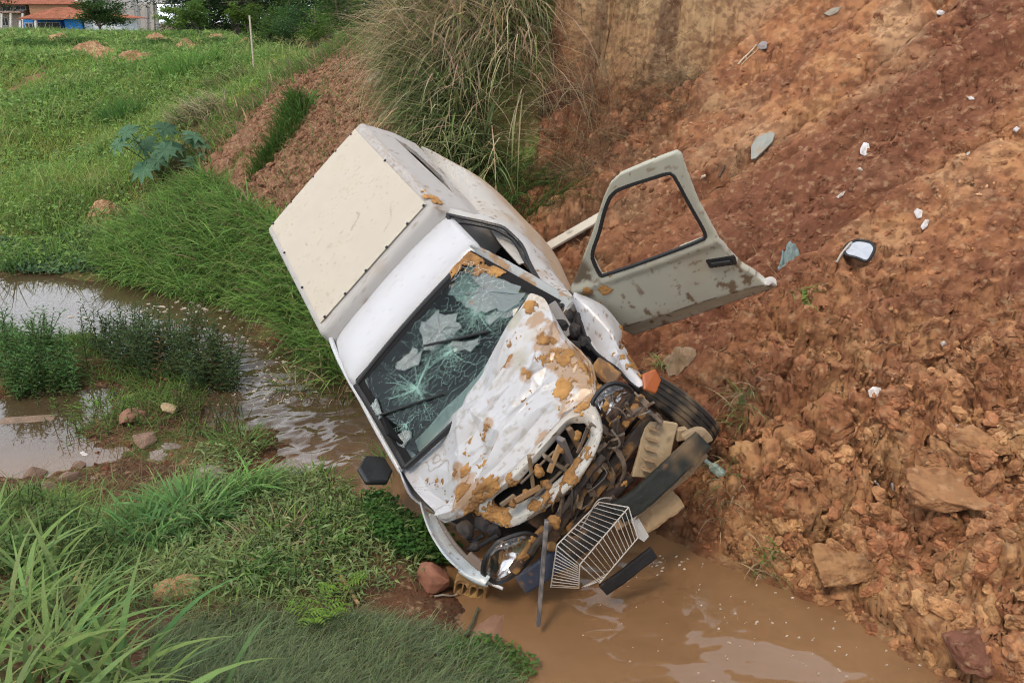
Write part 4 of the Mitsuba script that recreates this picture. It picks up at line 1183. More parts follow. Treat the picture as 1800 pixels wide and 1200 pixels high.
bent(KP(0, (1060, 1036, 1.0), (1105, 1004, 1.02), (1148, 970, 1.0)), .07, .03, (.022, .022, .024), 'bumper_strip', 242)
s = TM(KY((1104, 891, 4.02), (1120, 905, 4.03), (1141, 942, 4.06), (1132, 952, 4.05), (1122, 945, 4.04), (1109, 915, 4.0)), [[0, 1, 5], [1, 4, 5], [1, 2, 4], [2, 3, 4]])
s = cat_meshes([s, TM(np.asarray(s.vertices) + np.array([-.01, 0, -.004]), np.asarray(s.faces)[:, ::-1])])
part('torn_plastic', s, 'plain', smooth=False, color=np.tile((.62, .64, .64), (len(s.vertices), 1)))
s = tube(smooth_path(KP(0, (1075, 875, .99), (1050, 880, 1.0), (1035, 905, 1.0), (1020, 930, 1.0)), 20), .004, 5)
part('cable', s, 'plain', color=np.tile((.30, .28, .26), (len(s.vertices), 1)))
s = tube(smooth_path(KP(0, (1120, 728, .8), (1132, 727, .82), (1143, 721, .84)), 10), .004, 5)
part('cable', s, 'plain', color=np.tile((.45, .44, .42), (len(s.vertices), 1)))

# tangle of torn strips, wires and brackets in the crushed nose
tg = np.random.default_rng(77)
for i in range(34):
    t0 = tg.random() * .72
    a = np.array([lerp(1125, 925, t0) + tg.normal(0, 20), lerp(705, 965, t0) + tg.normal(0, 16)])
    L, an = tg.uniform(20, 60), tg.choice([2.25, .8, 1.5]) + tg.normal(0, .35)
    b = a + L * np.array([np.cos(an), np.sin(an)])
    x = .80 + .08 * tg.random()
    mid = (a + b) / 2 + tg.normal(0, 9, 2)
    pts = KP(0, (*a, x), (*mid, x + tg.normal(0, .03)), (*b, x + tg.normal(0, .03)))
    if i % 3 == 0:
        s = tube(smooth_path(pts, 14), tg.uniform(.003, .008), 6)
        part('wire', s, 'plain', smooth=True, color=np.tile(np.array((.06, .05, .045)) * tg.uniform(.5, 3.2), (len(s.vertices), 1)))
    else:
        bent(pts, tg.uniform(.014, .05), tg.uniform(.005, .016), tg.choice([.05, .09, .16]) * np.array((1.1, .85, .66)), 'torn_strip', 700 + i, 'plain', .02, grime=.9, up=(1, tg.normal(), tg.normal()))
# ---- wheel, knocked askew under the wing
WC = inv(at_y(1180, 722, 4.86))
axl = unit(np.array([-.22, 1.0, -.05]))
a0 = unit(np.cross(axl, [0, 0, 1.0]))
b0 = np.cross(a0, axl)


def revolve(profile, n=72):
    prof = np.asarray(profile)                                     # (radius, offset along the axle)
    ang = np.linspace(0, 2 * np.pi, n, endpoint=False)
    ringv = WC + prof[None, :, :1] * (np.cos(ang)[:, None, None] * a0 + np.sin(ang)[:, None, None] * b0) + prof[None, :, 1:] * axl
    k = len(prof)
    f = []
    for i in range(n):
        j = (i + 1) % n
        for q in range(k - 1):
            f += [[i * k + q, j * k + q, j * k + q + 1], [i * k + q, j * k + q + 1, i * k + q + 1]]
    return TM(ringv.reshape(-1, 3), f)


tr = []
for q in np.linspace(-.075, .075, 61):
    groove = .009 if min(abs(q - g) for g in (-.05, -.018, .018, .05)) < .0042 else 0
    tr.append((.318 - 2.2 * q * q - groove, q))
prof = [(.17, -.07), (.20, -.088), (.25, -.094), (.299, -.086)] + tr + [(.299, .086), (.25, .094), (.20, .088), (.17, .07)]
tm_ = revolve(prof)
tv = np.asarray(tm_.vertices)
tc = lerp(np.tile((.030, .028, .028), (len(tv), 1)), np.array((.20, .15, .10)), smooth01(.50, .66, meshkit.fbm(tv * 12, 4, 251))[:, None] * .6)
sidew = smooth01(.08, .088, (tv - WC) @ axl)
tc = lerp(tc, np.array((.24, .19, .13)), (sidew * .6)[:, None])
WH = part('wheel', revolve([(.02, .05), (.12, .045), (.165, .06), (.178, .078), (.178, -.07), (.1, -.05), (.02, -.05)]), 'plain', color=np.tile((.20, .19, .18), (72 * 7, 1)))
part('tyre', tm_, 'rubber', WH, smooth=True, color=tc, label='worn black tyre, muddy at the shoulder')

# ---- hidden sides, floor and mirror, so that the wreck is whole from the side too
part('floor', rounded_hull([(-3.2, -.66, .36), (-3.2, .66, .36), (.0, -.62, .34), (.0, .62, .34), (-3.2, -.68, .88), (-3.2, .66, .88), (-1.3, -.66, .88), (-1.3, .66, .88)], .04), 'dark_cloth')
Gx = net([[[x, -.73, .96], [x, -.79, .78], [x, -.78, .5], [x, -.72, .32]] for x in (-3.25, -2.2, -1.2, -.2, .12)], 40, 14)
s = sheet(Gx, .012, toward=(-1, -40, 0))[0]
part('body_side', s, 'paint', smooth=True, color=paint(s.vertices, WHITE, .35, seed=261))
part('mirror', rounded_hull(np.vstack([KP(1, (634, 826, -.87), (646, 806, -.89), (672, 808, -.89), (684, 828, -.86), (676, 846, -.85), (646, 846, -.86)), KP(1, (657, 828, -.94))]), .02, 2), 'black_plastic', label='black door mirror at the water')

# ---- the open door: u along it, v up it
RD = np.array([[0.672486, -0.002225, 0.740107], [0.736328, 0.102976, -0.668743], [-0.074725, 0.994681, 0.070888]])
TD = np.array([-0.01914, 0.77563, 0.37871])
DP = shapely.Polygon([(.03, -.01), (.6, .008), (1.0, .035), (1.035, .06), (1.03, .13), (1.015, .19), (.985, .26), (.955, .33), (.94, .44), (.935, .56), (.95, .78), (.985, .98), (1.003, 1.065), (.99, 1.088), (.80, 1.10), (.66, 1.098), (.585, 1.075), (.52, 1.028), (.30, .83), (.08, .645), (-.045, .548), (-.03, .40), (.0, .22)],
                     [[(.20, .568), (.222, .69), (.235, .715), (.36, .835), (.50, .972), (.55, 1.008), (.61, 1.025), (.86, 1.008), (.905, 1.0), (.918, .98), (.905, .75), (.893, .60), (.875, .572), (.55, .563)]])


def door_surf(u, v, off=0.0):
    w = .035 * (1 - ((v - .40) / .55) ** 2) - .05 * smooth01(.155, .10, v) * (1 + smooth01(.12, 0, v) * .6) - .012 * smooth01(.03, .0, np.abs(v - .30)) * 0
    w = w + .018 * (f3(u * 2.5, v * 3, 0, 3, 271) - .5) + .012 * smooth01(.05, .0, np.abs(v - .53))
    w = w + .03 * smooth01(.9, 1.03, u) * smooth01(.5, .2, v) * (f3(v * 14, 0, 0, 2, 272) - .2)
    p = np.stack([u, v, w + off], -1)
    return p @ RD.T + TD


dm, dU, dV = poly_sheet(DP, .011, door_surf, .035)
cam_side = ((EYE - TC) @ RC - TD) @ RD[:, 2] > 0
dv = np.asarray(dm.vertices)
du_, dvv = np.r_[dU.ravel(), dU.ravel()], np.r_[dV.ravel(), dV.ravel()]
dc = paint(dv, (.42, .42, .355), .3, seed=273)
low = smooth01(.22, .02, dvv + .10 * (f3(du_ * 6, dvv * 6, 0, 3, 274) - .5))
dc = lerp(dc, np.array((.34, .27, .19)), (.62 * low)[:, None])
dc = lerp(dc, np.array((.15, .095, .055)), (.9 * smooth01(.66, .72, f3(du_ * 17, dvv * 13, 0, 4, 275)) * smooth01(.55, .3, dvv))[:, None])
dc = lerp(dc, np.array((.12, .085, .055)), (.9 * smooth01(.0, .05, .20 - du_) * smooth01(.42, .5, dvv) * smooth01(.44, .54, f3(du_ * 20, dvv * 20, 0, 3, 276)))[:, None])
dc = lerp(dc, np.array((.11, .075, .05)), (.8 * smooth01(.012, .002, np.abs(dvv - .155)) * smooth01(.42, .55, f3(du_ * 12, 0, 0, 3, 277)))[:, None])
dc = lerp(dc, np.array((.68, .68, .66)), (smooth01(.03, .012, 1.035 - du_ - .35 * np.maximum(dvv - .2, 0)) * smooth01(.34, .28, dvv) * smooth01(.03, .06, dvv))[:, None])
DOOR = part('door', dm, 'dull_paint', smooth=True, color=dc, label='open grey-green driver door without its glass')
win = np.array(DP.interiors[0].coords)[:-1]
ring_ = smooth_path(np.vstack([win, win[:1]]), 90)
lp = door_surf(ring_[:, 0], ring_[:, 1], -.004)
s = tube(np.vstack([lp, lp[:1]]), .012, 6, cap=False)
part('window_seal', s, 'black_plastic', DOOR)
hd = poly_sheet(shapely.Polygon([(.80, .377), (.948, .347), (.963, .408), (.806, .438)]).buffer(-.006).buffer(.006), .012, lambda u, v: door_surf(u, v, .006), .012)[0]
HANDLE = part('handle_recess', hd, 'black_plastic', DOOR)
s = rounded_hull([door_surf(*np.array(p), .014) for p in ((.83, .395), (.925, .375), (.925, .39), (.83, .41))], .008)
part('handle', s, 'black_plastic', DOOR)
gu, gv = np.meshgrid(np.linspace(-.02, .6, 120), np.linspace(.02, .56, 100), indexing='ij')
mud_on(door_surf(gu, gv, .001), [(door_surf(np.float64(.16), np.float64(.47)), .05), (door_surf(np.float64(.05), np.float64(.5)), .045)], .015, DOOR, 278, RD[:, 2])
m = trimesh.creation.cylinder(.014, .10, sections=10)
m.apply_translation((-.0, .78, .62))
part('hinge', m, 'black_plastic', DOOR)

# ------------------------------------------------------------------ loose things: wire rack, trim, rocks, brick, scraps
def stone(px, py, size, seed, col, label, flat=(1, 1, 1), sub=3, sink=.3, name='rock', cat='rock', rough=.4, group=None, mat='stone_material'):
    m = rock(seed, size, sub, rough, flat, True)
    p = ground_at(px, py)
    m.apply_translation(p + np.array([0, 0, size * (1 - 2 * sink) * min(flat)]))
    c = np.asarray(col) * (.75 + .5 * meshkit.fbm(m.vertices * 18, 4, seed))[:, None]
    return add(name, m, mat, smooth=True, color=np.clip(c, 0, .9), label=label, cat=cat, group=group)


def heap(px, py, size, seed, label):
    """A low crumbly heap of dug soil."""
    g = ground_at(px, py)
    rr_, aa = np.meshgrid(np.linspace(0, 1, 46), np.linspace(0, 2 * np.pi, 110), indexing='ij')
    edge = size * (1.1 + .9 * (f3(np.cos(aa) * 1.5, np.sin(aa) * 1.5, seed, 3, seed) - .5))
    x, y = g[0] + 1.5 * rr_ * edge * np.cos(aa), g[1] + rr_ * edge * np.sin(aa)
    lump = f3(x * 3.2, y * 3.2, seed, 4, seed)
    z = ground(x, y) - .03 + np.clip(1 - rr_ ** 2, 0, 1) * (.22 + .75 * size * np.clip(lump - .22, 0, 1)) + .07 * (1 - rr_) * (np.abs(f3(x * 9, y * 9, 1, 3, seed) - .5))
    m, _ = sheet(np.stack([x, y, z], -1), .05, toward=(0, 0, 1e4))
    v = np.asarray(m.vertices)
    t = np.clip((meshkit.fbm(v * 5, 4, seed) - .3) * 2.2, 0, 1)[:, None]
    return add('soil_heap', m, 'soil_material', smooth=True, color=lerp(np.array((.30, .17, .09)), np.array((.62, .42, .24)), t), label=label, cat='soil heap')


RACK = thing('wire_rack', 'bent white wire rack leaning on the bumper in the water', 'wire rack')
Aq, Bq, Cq, Dq = at_y(979, 958, 3.76), at_y(1053, 882, 3.92), at_y(1105, 891, 3.92), at_y(1019, 992, 3.70)
Eq, Fq = at_y(1121, 945, 3.90), at_y(1054, 1024, 3.72)
Gq_, Hq = at_y(1018, 1033, 3.72), at_y(968, 1031, 3.78)
WW = np.array((.52, .50, .47))


def wire(pts, r=.0025):
    m = tube(np.array(pts), r, 5)
    c = np.clip(WW * (.65 + .6 * meshkit.fbm(m.vertices * 25, 3, 3))[:, None], 0, .85)
    c = lerp(c, np.array((.32, .19, .10)), smooth01(.58, .66, meshkit.fbm(np.asarray(m.vertices) * 16, 3, 8))[:, None] * .8)
    add('wire', m, 'white_wire', RACK, smooth=True, color=c)


for loop_ in ((Aq, Bq, Cq), (Aq, Dq, Cq), (Cq, Eq, Fq, Dq), (Aq, Hq, Gq_, Dq)):
    wire(loop_, .0042)
for t in np.linspace(.08, .93, 12):
    d1 = lerp(Dq, Cq, t)
    wire((lerp(Aq, Bq, min(1, t * 1.02)), d1 + np.array([0, -.004, 0]), lerp(Fq, Eq, t)))
for t in np.linspace(.12, .95, 11):
    wire((lerp(Aq, Hq, t), lerp(lerp(Aq, Dq, .92), Gq_, t)))
for q in (.25, .5, .75):
    wire((lerp(Fq, Gq_, q) * .5 + Gq_ * .5, lerp(Fq, Eq, q * .3)))

s = bar(at_y(961, 914, 3.86), at_y(946, 1098, 3.76), .022, .045, (0, 1, .1), .004)
s = man(s).refine_to_length(.03).to_mesh()
s = TM(s.vert_properties[:, :3], s.tri_verts)
add('trim_strip', s, 'plain', color=np.clip(lerp(np.tile((.10, .10, .11), (len(s.vertices), 1)), np.array((.30, .26, .24)), smooth01(.48, .62, meshkit.fbm(np.asarray(s.vertices) * 30, 3, 5))[:, None] * .7), 0, 1), label='narrow black trim strip standing upright in the brown water', cat='strip')

stone(766, 1032, .115, 301, (.30, .135, .09), 'red-brown angular rock beside the hollow brick', (1.15, 1, .85), 3, .2, rough=.25)
stone(365, 836, .10, 302, (.26, .22, .17), 'round grey-brown stone behind the big grass tussock', (1.5, 1, .7), 3, .45, rough=.15)
stone(305, 1040, .11, 303, (.40, .24, .12), 'ochre stone below the grass tussock', (1.3, 1, .8), 3, .4, rough=.3)
stone(232, 738, .10, 304, (.26, .13, .085), 'reddish stone at the foot of the reddish weeds', (1.5, 1, .7), 3, .3)
stone(255, 775, .09, 305, (.22, .14, .10), 'flat brown stone in front of the reddish stone', (1.6, 1, .5), 3, .3)
stone(300, 722, .075, 306, (.36, .27, .16), 'yellowish stone among the weeds', (1.4, 1, .6), 3, .3)
for i, (a, b) in enumerate([(85, 858), (118, 845), (60, 838), (140, 822)]):
    stone(a, b, .06 + .012 * (i % 3), 310 + i, (.19, .12, .085), ['dark brown stone, nearest of those in the muddy puddles', 'brown stone between the nearest one and the wet plank', 'small brown stone at the left edge of the muddy puddles', 'brown stone beside the white scrap in the mud'][i], (1.3, 1, .7), 2, .3, group='stones in the muddy puddles')
stone(855, 1118, .10, 319, (.30, .17, .11), 'pinkish flat stone under the shallow water edge', (1.7, 1, .45), 3, .25)
stone(1650, 858, .19, 321, (.40, .21, .105), 'largest flat block of dried soil on the bank', (1.4, 1, .6), 4, .5, name='soil_block', cat='soil block', rough=.55, mat='soil_material')
stone(1480, 998, .17, 322, (.42, .23, .11), 'layered soil block at the edge of the pool', (1.4, 1, .7), 4, .42, name='soil_block', cat='soil block', rough=.55, mat='soil_material')
stone(1705, 1140, .15, 323, (.24, .11, .075), 'dark red soil block in the corner by the water', (1.4, 1, .7), 4, .42, name='soil_block', cat='soil block', rough=.55, mat='soil_material')
stone(1715, 780, .13, 324, (.40, .21, .10), 'jutting soil block above the largest block', (1.5, 1, .6), 4, .42, name='soil_block', cat='soil block', rough=.55, mat='soil_material')

for i, (a, b, sz, lab) in enumerate([(175, 98, .75, 'largest heap of ochre soil in the meadow'), (236, 109, .5, 'ochre soil heap right of the largest heap'), (333, 90, .6, 'ochre soil heap high in the meadow'), (272, 77, .55, 'small far heap of ochre soil'), (378, 76, .5, 'pale far soil heap below the saplings'), (440, 85, .45, 'ochre soil heap at the thin post'), (100, 76, .5, 'small reddish heap far left in the meadow'), (185, 380, .17, 'flat ochre soil patch above the creek')]):
    heap(a, b, sz, 360 + i, lab)

# hollow clay brick with four chambers, broken at its open end
BR = thing('hollow_brick', 'muddy hollow clay brick lying at the truck nose', 'brick')
p0 = ground_at(833, 1058)
bx = man(rbox(.19, .24, .095, .006))
for k in range(4):
    c = trimesh.creation.box((.036, .30, .058))
    c.apply_translation((-.066 + .044 * k, -.02, -.004))
    bx = bx - man(c)
for k, (x, r) in enumerate(((-.05, .035), (.02, .03), (.06, .03))):
    c = trimesh.creation.icosphere(subdivisions=1, radius=r)
    c.apply_translation((x, -.125, .04))
    bx = bx - man(c)
bm = bx.refine_to_length(.015).to_mesh()
v = np.asarray(bm.vert_properties[:, :3], float)
v += .006 * (np.stack([meshkit.fbm(v * 35 + 9 * k, 3, 331) for k in range(3)], 1) - .5)
v = v @ Rot.from_euler('zyx', [-12, 6, 9], degrees=True).as_matrix().T + [p0[0], p0[1] + .11, max(p0[2], 0) + .055]
add('shell', TM(v, bm.tri_verts), 'stone_material', BR, smooth=False, color=lerp(np.tile((.27, .16, .075), (len(v), 1)), np.array((.42, .27, .11)), smooth01(.45, .62, meshkit.fbm(v * 22, 3, 332))[:, None]))
m = rock(333, .05, 2, .5, (1.3, 1, .4))
m.apply_translation([p0[0] + .01, p0[1] + .12, max(p0[2], 0) + .115])
add('mud', m, 'mud_material', BR, smooth=True, color=mudcol(m.vertices, 333))


def stick(px0, px1, r, col, label, name='stick', lift=.01, cat='stick', n=10, bow=.02):
    a, b = ground_at(*px0), ground_at(*px1)
    t = np.linspace(0, 1, n)
    p = a + np.outer(t, b - a)
    p[:, 2] = np.maximum(p[:, 2], 0)
    p += np.array([0, 0, 1]) * (lift + r) + bow * (np.stack([f3(t * 3, k * 5, 1, 2, 341) for k in range(3)], 1) - .5)
    m = tube(p, r * np.linspace(1, .7, n), 7)
    c = np.asarray(col) * (.6 + .8 * meshkit.fbm(np.asarray(m.vertices) * 40, 3, 3))[:, None]
    return add(name, m, 'plain', smooth=True, color=np.clip(c, 0, .9), label=label, cat=cat)


stick((600, 1020), (632, 1068), .014, (.42, .28, .15), 'short tan stick above the fern seedlings')
stick((820, 1120), (842, 1082), .010, (.10, .11, .07), 'thin greenish stick under the hollow brick')
stick((763, 1052), (805, 1050), .007, (.30, .27, .22), 'thin grey stick between red rock and brick')
stick((1296, 118), (1330, 84), .009, (.55, .46, .34), 'pale broken twig high on the soil bank')
stick((1302, 118), (1345, 78), .005, (.45, .36, .24), 'thin bent twig beside the pale broken twig')
stick((1262, 318), (1274, 296), .012, (.10, .06, .04), 'short dark stick above the open door')
stick((1535, 850), (1552, 868), .006, (.42, .40, .38), 'grey splinter on the clods of the bank')
pl = thing('plank', 'white painted plank on the soil behind the open door', 'plank')
a, b = ground_at(955, 448), ground_at(1060, 388)
mbar = man(bar(a + [0, 0, .05], b + [0, 0, .05], .10, .028, (-.4, -.5, .75), .003)).refine_to_length(.05).to_mesh()
v = np.asarray(mbar.vert_properties[:, :3], float)
add('board', TM(v, mbar.tri_verts), 'plain', pl, smooth=False, color=paint(v, (.62, .58, .50), .3, seed=345))
for i, (a, b) in enumerate((((648, 152), (690, 118)), ((660, 158), (700, 124)))):
    a, b = ground_at(*a), ground_at(*b)
    m = bar(a + [0, 0, .06], b + [0, 0, .06], .13, .03, (-.3, -.6, .7), .003)
    add('plank', m, 'plain', smooth=False, color=np.tile((.23, .17, .115), (len(m.vertices), 1)) * rng.uniform(.8, 1.2, (len(m.vertices), 1)), label=['weathered board lying below the hanging grass, lower of two', 'weathered board lying below the hanging grass, upper of two'][i], cat='plank', group='weathered boards on the scree')
a, b = ground_at(2, 748), ground_at(98, 742)
m = man(bar(a + [0, 0, .03], b + [0, 0, .03], .13, .035, (0, 0, 1), .004)).refine_to_length(.05).to_mesh()
v = np.asarray(m.vert_properties[:, :3], float)
add('driftwood_plank', TM(v, m.tri_verts), 'plain', smooth=False, color=np.array((.22, .15, .105)) * (.6 + .8 * meshkit.fbm(v * 20, 3, 9))[:, None], label='dark wet plank beside the left puddle', cat='plank')
pp = ground_at(447, 128)
m = tube([pp, pp + [0.02, 0, 1.25]], .022, 8)
add('fence_post', m, 'plain', smooth=True, color=np.tile((.52, .46, .38), (len(m.vertices), 1)), label='pale thin post standing in the meadow', cat='post')


def scrap(pix, lift, col, label, name='fragment', cat='fragment', thick=.008, mat='plain', tilt=(0, 0), bump=.01, group=None):
    """A broken flat piece lying on the slope: its outline with real thickness."""
    c = np.mean(pix, 0)
    g = ground_at(*c)
    e = np.array([0.0, 0, 0])
    d = .12
    nx_ = (ground(g[0] + d, g[1]) - ground(g[0] - d, g[1])) / (2 * d)
    ny_ = (ground(g[0], g[1] + d) - ground(g[0], g[1] - d)) / (2 * d)
    n = unit(np.array([-float(np.clip(nx_, -1, 1.2)) + tilt[0], -float(np.clip(ny_, -1, 1.2)) + tilt[1], 1]))
    o = g + n * lift
    P = []
    for a in pix:
        r = ray(*a)
        P.append(EYE + r * (((o - EYE) @ n) / (r @ n)))
    P = np.array(P)
    mid = P.mean(0) + n * bump
    m_ = len(P)
    half = (P + mid) / 2 + n * bump * rng.uniform(-.4, 1.2, (m_, 1))
    top = np.vstack([P, half, mid[None]])
    f = []
    for i in range(m_):
        j = (i + 1) % m_
        f += [[i, j, m_ + j], [i, m_ + j, m_ + i], [m_ + i, m_ + j, 2 * m_]]
    f = np.array(f)
    k = len(top)
    side = []
    for i in range(m_):
        j = (i + 1) % m_
        side += [[j, i, i + k], [j, i + k, j + k]]
    m = TM(np.vstack([top, top - n * thick]), np.vstack([f, f[:, ::-1] + k, side]))
    m.fix_normals()
    c = lerp(np.asarray(col) * .9, np.array((.34, .2, .11)), .5 * rng.random((len(m.vertices), 1)) ** 2)
    return add(name, m, mat, smooth=False, color=np.clip(c, 0, .9), label=label, cat=cat, group=group)


scrap([(1320, 258), (1330, 240), (1352, 231), (1362, 234), (1358, 248), (1345, 262), (1328, 278), (1320, 280)], .03, (.33, .36, .34), 'large grey-green broken glass sheet on the bank', 'glass_sheet', 'broken glass', .012, bump=.02)
scrap([(1448, 24), (1462, 15), (1478, 12), (1472, 22), (1458, 28)], .03, (.34, .33, .28), 'grey-green plate at the top of the bank', 'plate', 'plate')
scrap([(1331, 80), (1340, 72), (1349, 74), (1347, 85), (1336, 87)], .03, (.32, .34, .37), 'small blue-grey piece beside the pale twig', bump=.015)
scrap([(1512, 262), (1518, 250), (1527, 252), (1530, 268), (1520, 274), (1512, 270)], .03, (.75, .76, .78), 'largest white fragment on the upper slope')
scrap([(1470, 346), (1480, 338), (1486, 335), (1482, 343), (1474, 348)], .02, (.74, .72, .68), 'slim white fragment right of the door window')
scrap([(1506, 296), (1512, 294), (1518, 300), (1511, 300)], .02, (.62, .57, .5), 'small pale chip below the largest white fragment')
scrap([(1606, 372), (1612, 366), (1622, 370), (1620, 382), (1612, 384)], .02, (.72, .72, .74), 'white double chip beside the dark slip')
scrap([(1618, 398), (1626, 386), (1634, 386), (1630, 398), (1622, 404)], .02, (.74, .75, .77), 'white blade-shaped fragment below the double chip')
scrap([(1526, 686), (1534, 679), (1548, 681), (1551, 690), (1542, 698), (1529, 697)], .02, (.78, .78, .79), 'white jagged fragment alone low on the bank')
scrap([(1646, 20), (1652, 17), (1662, 22), (1657, 27), (1648, 25)], .02, (.7, .69, .68), 'white fragment at the top right of the bank')
scrap([(1700, 170), (1708, 169), (1713, 174), (1704, 175)], .02, (.68, .66, .64), 'white chip on the dark slip')
scrap([(1780, 228), (1787, 222), (1792, 225), (1786, 231)], .02, (.66, .68, .72), 'bluish white chip near the right edge')
scrap([(1698, 270), (1704, 266), (1707, 271), (1700, 274)], .02, (.6, .55, .5), 'tiny pale chip below the dark slip')
scrap([(1652, 602), (1660, 598), (1664, 604), (1656, 608)], .02, (.6, .57, .54), 'small pale chip above the clods')
scrap([(1678, 748), (1688, 744), (1690, 756), (1682, 756)], .02, (.52, .52, .53), 'grey chip among the big clods')
scrap([(1230, 315), (1240, 310), (1240, 306), (1233, 309)], .02, (.62, .55, .42), 'small cream chip beside the door frame')
scrap([(1566, 850), (1572, 842), (1578, 850), (1570, 862)], .02, (.46, .46, .48), 'grey glassy splinter in the clods')
scrap([(132, 795), (142, 790), (155, 798), (146, 803)], .02, (.66, .66, .66), 'white scrap in the mud among the puddles')
scrap([(478, 846), (490, 840), (498, 846), (494, 858), (484, 856)], .03, (.06, .26, .48), 'small blue plastic scrap beyond the tussock', 'plastic_scrap', 'plastic scrap', bump=.02)


def crumple(px, py, sx, sy, col, label, name, cat, seed, h=.06):
    g = ground_at(px, py)
    u, v = np.meshgrid(np.linspace(-1, 1, 40), np.linspace(-1, 1, 40), indexing='ij')
    rr_ = np.hypot(u, v)
    edge = 1 + .9 * (f3(np.arctan2(v, u) * 1.6, 0, seed, 2, seed) - .5)
    x, y = u * sx * edge, v * sy * edge
    fold = 1 - np.abs(2 * f3(u * 1.9 + seed, v * 1.9, 0, 3, seed) - 1)
    z = ground(g[0] + x, g[1] + y) + .012 + h * np.clip(fold ** 1.5 * 1.2 - .3, 0, 1) * np.clip(1.15 - rr_, .05, 1)
    G = np.stack([g[0] + x + .03 * (f3(u * 3, v * 3, 4, 2, seed) - .5), g[1] + y, z], -1)
    m, _ = sheet(G, .003, (rr_[:-1, :-1] < 1.0 + .2 * (f3(u * 4, v * 4, 7, 2, seed)[:-1, :-1] - .5)), toward=(0, 0, 99))
    c = np.asarray(col) * (.7 + .6 * meshkit.fbm(np.asarray(m.vertices) * 25, 3, seed))[:, None]
    add(name, m, 'plain', smooth=True, color=c, label=label, cat=cat)


crumple(1385, 462, .075, .10, (.20, .27, .27), 'crumpled blue-grey rag on the soil by the door', 'rag', 'rag', 351, .10)
crumple(1190, 640, .10, .08, (.30, .21, .135), 'crumpled brown sack behind the front tyre', 'sack', 'sack', 352, .10)

# side mirror thrown on the slope: black rim, glass
MI = thing('mirror_glass', 'broken door mirror with black rim lying face up on the bank', 'mirror')
g = ground_at(1510, 445)
mo = np.array([(1483, 440), (1492, 428), (1508, 422), (1530, 426), (1537, 434), (1534, 446), (1522, 459), (1505, 453), (1488, 448)], float)
n = unit(np.array([-.25, -.45, 1.0]))
o = g + np.array([0, 0, .05])
Pm = np.array([EYE + ray(*a) * (((o - EYE) @ n) / (ray(*a) @ n)) for a in mo])
Pm = smooth_path(np.vstack([Pm, Pm[:1]]), 50)
add('rim', tube(Pm, .010, 7, cap=False), 'black_plastic', MI, smooth=True)
cm_ = Pm.mean(0)
add('backing', sheet(np.stack([lerp(cm_, Pm, q) + n * z for q, z in ((.02, -.03), (.7, -.03), (1, 0))]), .006)[0], 'black_plastic', MI, smooth=30)
gl = np.stack([lerp(cm_, Pm, q) for q in (.02, .5, .97)])
add('glass', sheet(gl, .002, toward=(0, 0, 99))[0], 'chrome', MI, smooth=True)
gp = smooth_path(np.vstack([ground_at(1470, 466) + [0, 0, .02], ground_at(1480, 455) + [0, 0, .05], Pm[8]]), 10)
add('stalk', tube(gp, .008, 6), 'plain', MI, smooth=True, color=np.tile((.45, .42, .38), (62, 1)))
# small plastic bottle
BT = thing('bottle', 'small pale green plastic bottle beside the bumper', 'bottle')
g = ground_at(1258, 832) + [0, 0, .03]
ax_ = unit(np.array([.45, -.3, -.3]))
pr = [(-.075, .014), (-.05, .014), (-.04, .02), (-.02, .034), (.03, .034), (.05, .034), (.06, .02)]
m = tube([g + ax_ * a for a, b in pr], [b for a, b in pr], 12)
add('body', m, 'plain', BT, smooth=True, color=np.tile((.30, .40, .38), (len(m.vertices), 1)))
m = tube([g - ax_ * .09, g - ax_ * .074], .016, 10)
add('cap', m, 'plain', BT, smooth=True, color=np.tile((.4, .45, .44), (len(m.vertices), 1)))

# clods of the slide: the largest each its own piece of the bank, the rest loose rubble
cl_p, cl_s = [], []
for poly, n, s0, s1 in ((poly_world([(1380, 800), (1560, 740), (1799, 560), (1799, 1190), (1660, 1180), (1420, 1050), (1330, 950)]), 900, .008, .065), (poly_world([(1160, 850), (1260, 760), (1400, 820), (1420, 1020), (1230, 960)]), 350, .01, .035),
                        (poly_world([(1300, 380), (1799, 100), (1799, 700), (1500, 760), (1330, 620)]), 900, .008, .03), (poly_world([(1000, 150), (1280, 90), (1500, 20), (1799, 20), (1500, 300), (1280, 600), (960, 420)]), 900, .008, .028),
                        (poly_world([(420, 330), (480, 160), (640, 90), (700, 200), (600, 330), (520, 400)]), 2600, .012, .06), (poly_world([(10, 780), (420, 780), (680, 860), (560, 980), (200, 960)]), 120, .012, .03)):
    b = poly.bounds
    k = 0
    while k < n:
        x, y = rng.uniform(b[0], b[2], 4000), rng.uniform(b[1], b[3], 4000)
        ok = shapely.contains_xy(poly, x, y)
        x, y = x[ok][:n - k], y[ok][:n - k]
        z = ground(x, y)
        cl_p += list(np.stack([x, y, z], 1))
        cl_s += list(s0 + (s1 - s0) * rng.random(len(x)) ** 3.2)
        k += len(x)
cl_p, cl_s = np.array(cl_p), np.array(cl_s)
app = cl_s / np.linalg.norm(cl_p - EYE, axis=1)
order = np.argsort(-app)
protos = [rock(400 + i, 1.0, 1, .85, (1.25, 1, .7)) for i in range(14)]
big = [rock(430 + i, 1.0, 2, .75, (1.25, 1, .7)) for i in range(14)]
pc = soil_colour(cl_p[:, 0], cl_p[:, 1], cl_p[:, 2] + .3, np.ones(len(cl_p)))


def clod(i, protos=protos):
    pr_ = protos[i % 14]
    v = np.asarray(pr_.vertices) @ Rot.from_euler('z', rng.uniform(0, 360), degrees=True).as_matrix() * cl_s[i] + cl_p[i] + [0, 0, cl_s[i] * rng.uniform(-.25, .15)]
    c = pc[i] * (.85 + .4 * meshkit.noise(np.asarray(pr_.vertices) * 3 + i))[:, None] * rng.uniform(.85, 1.25)
    return TM(v, pr_.faces), np.clip(c, 0, .9)


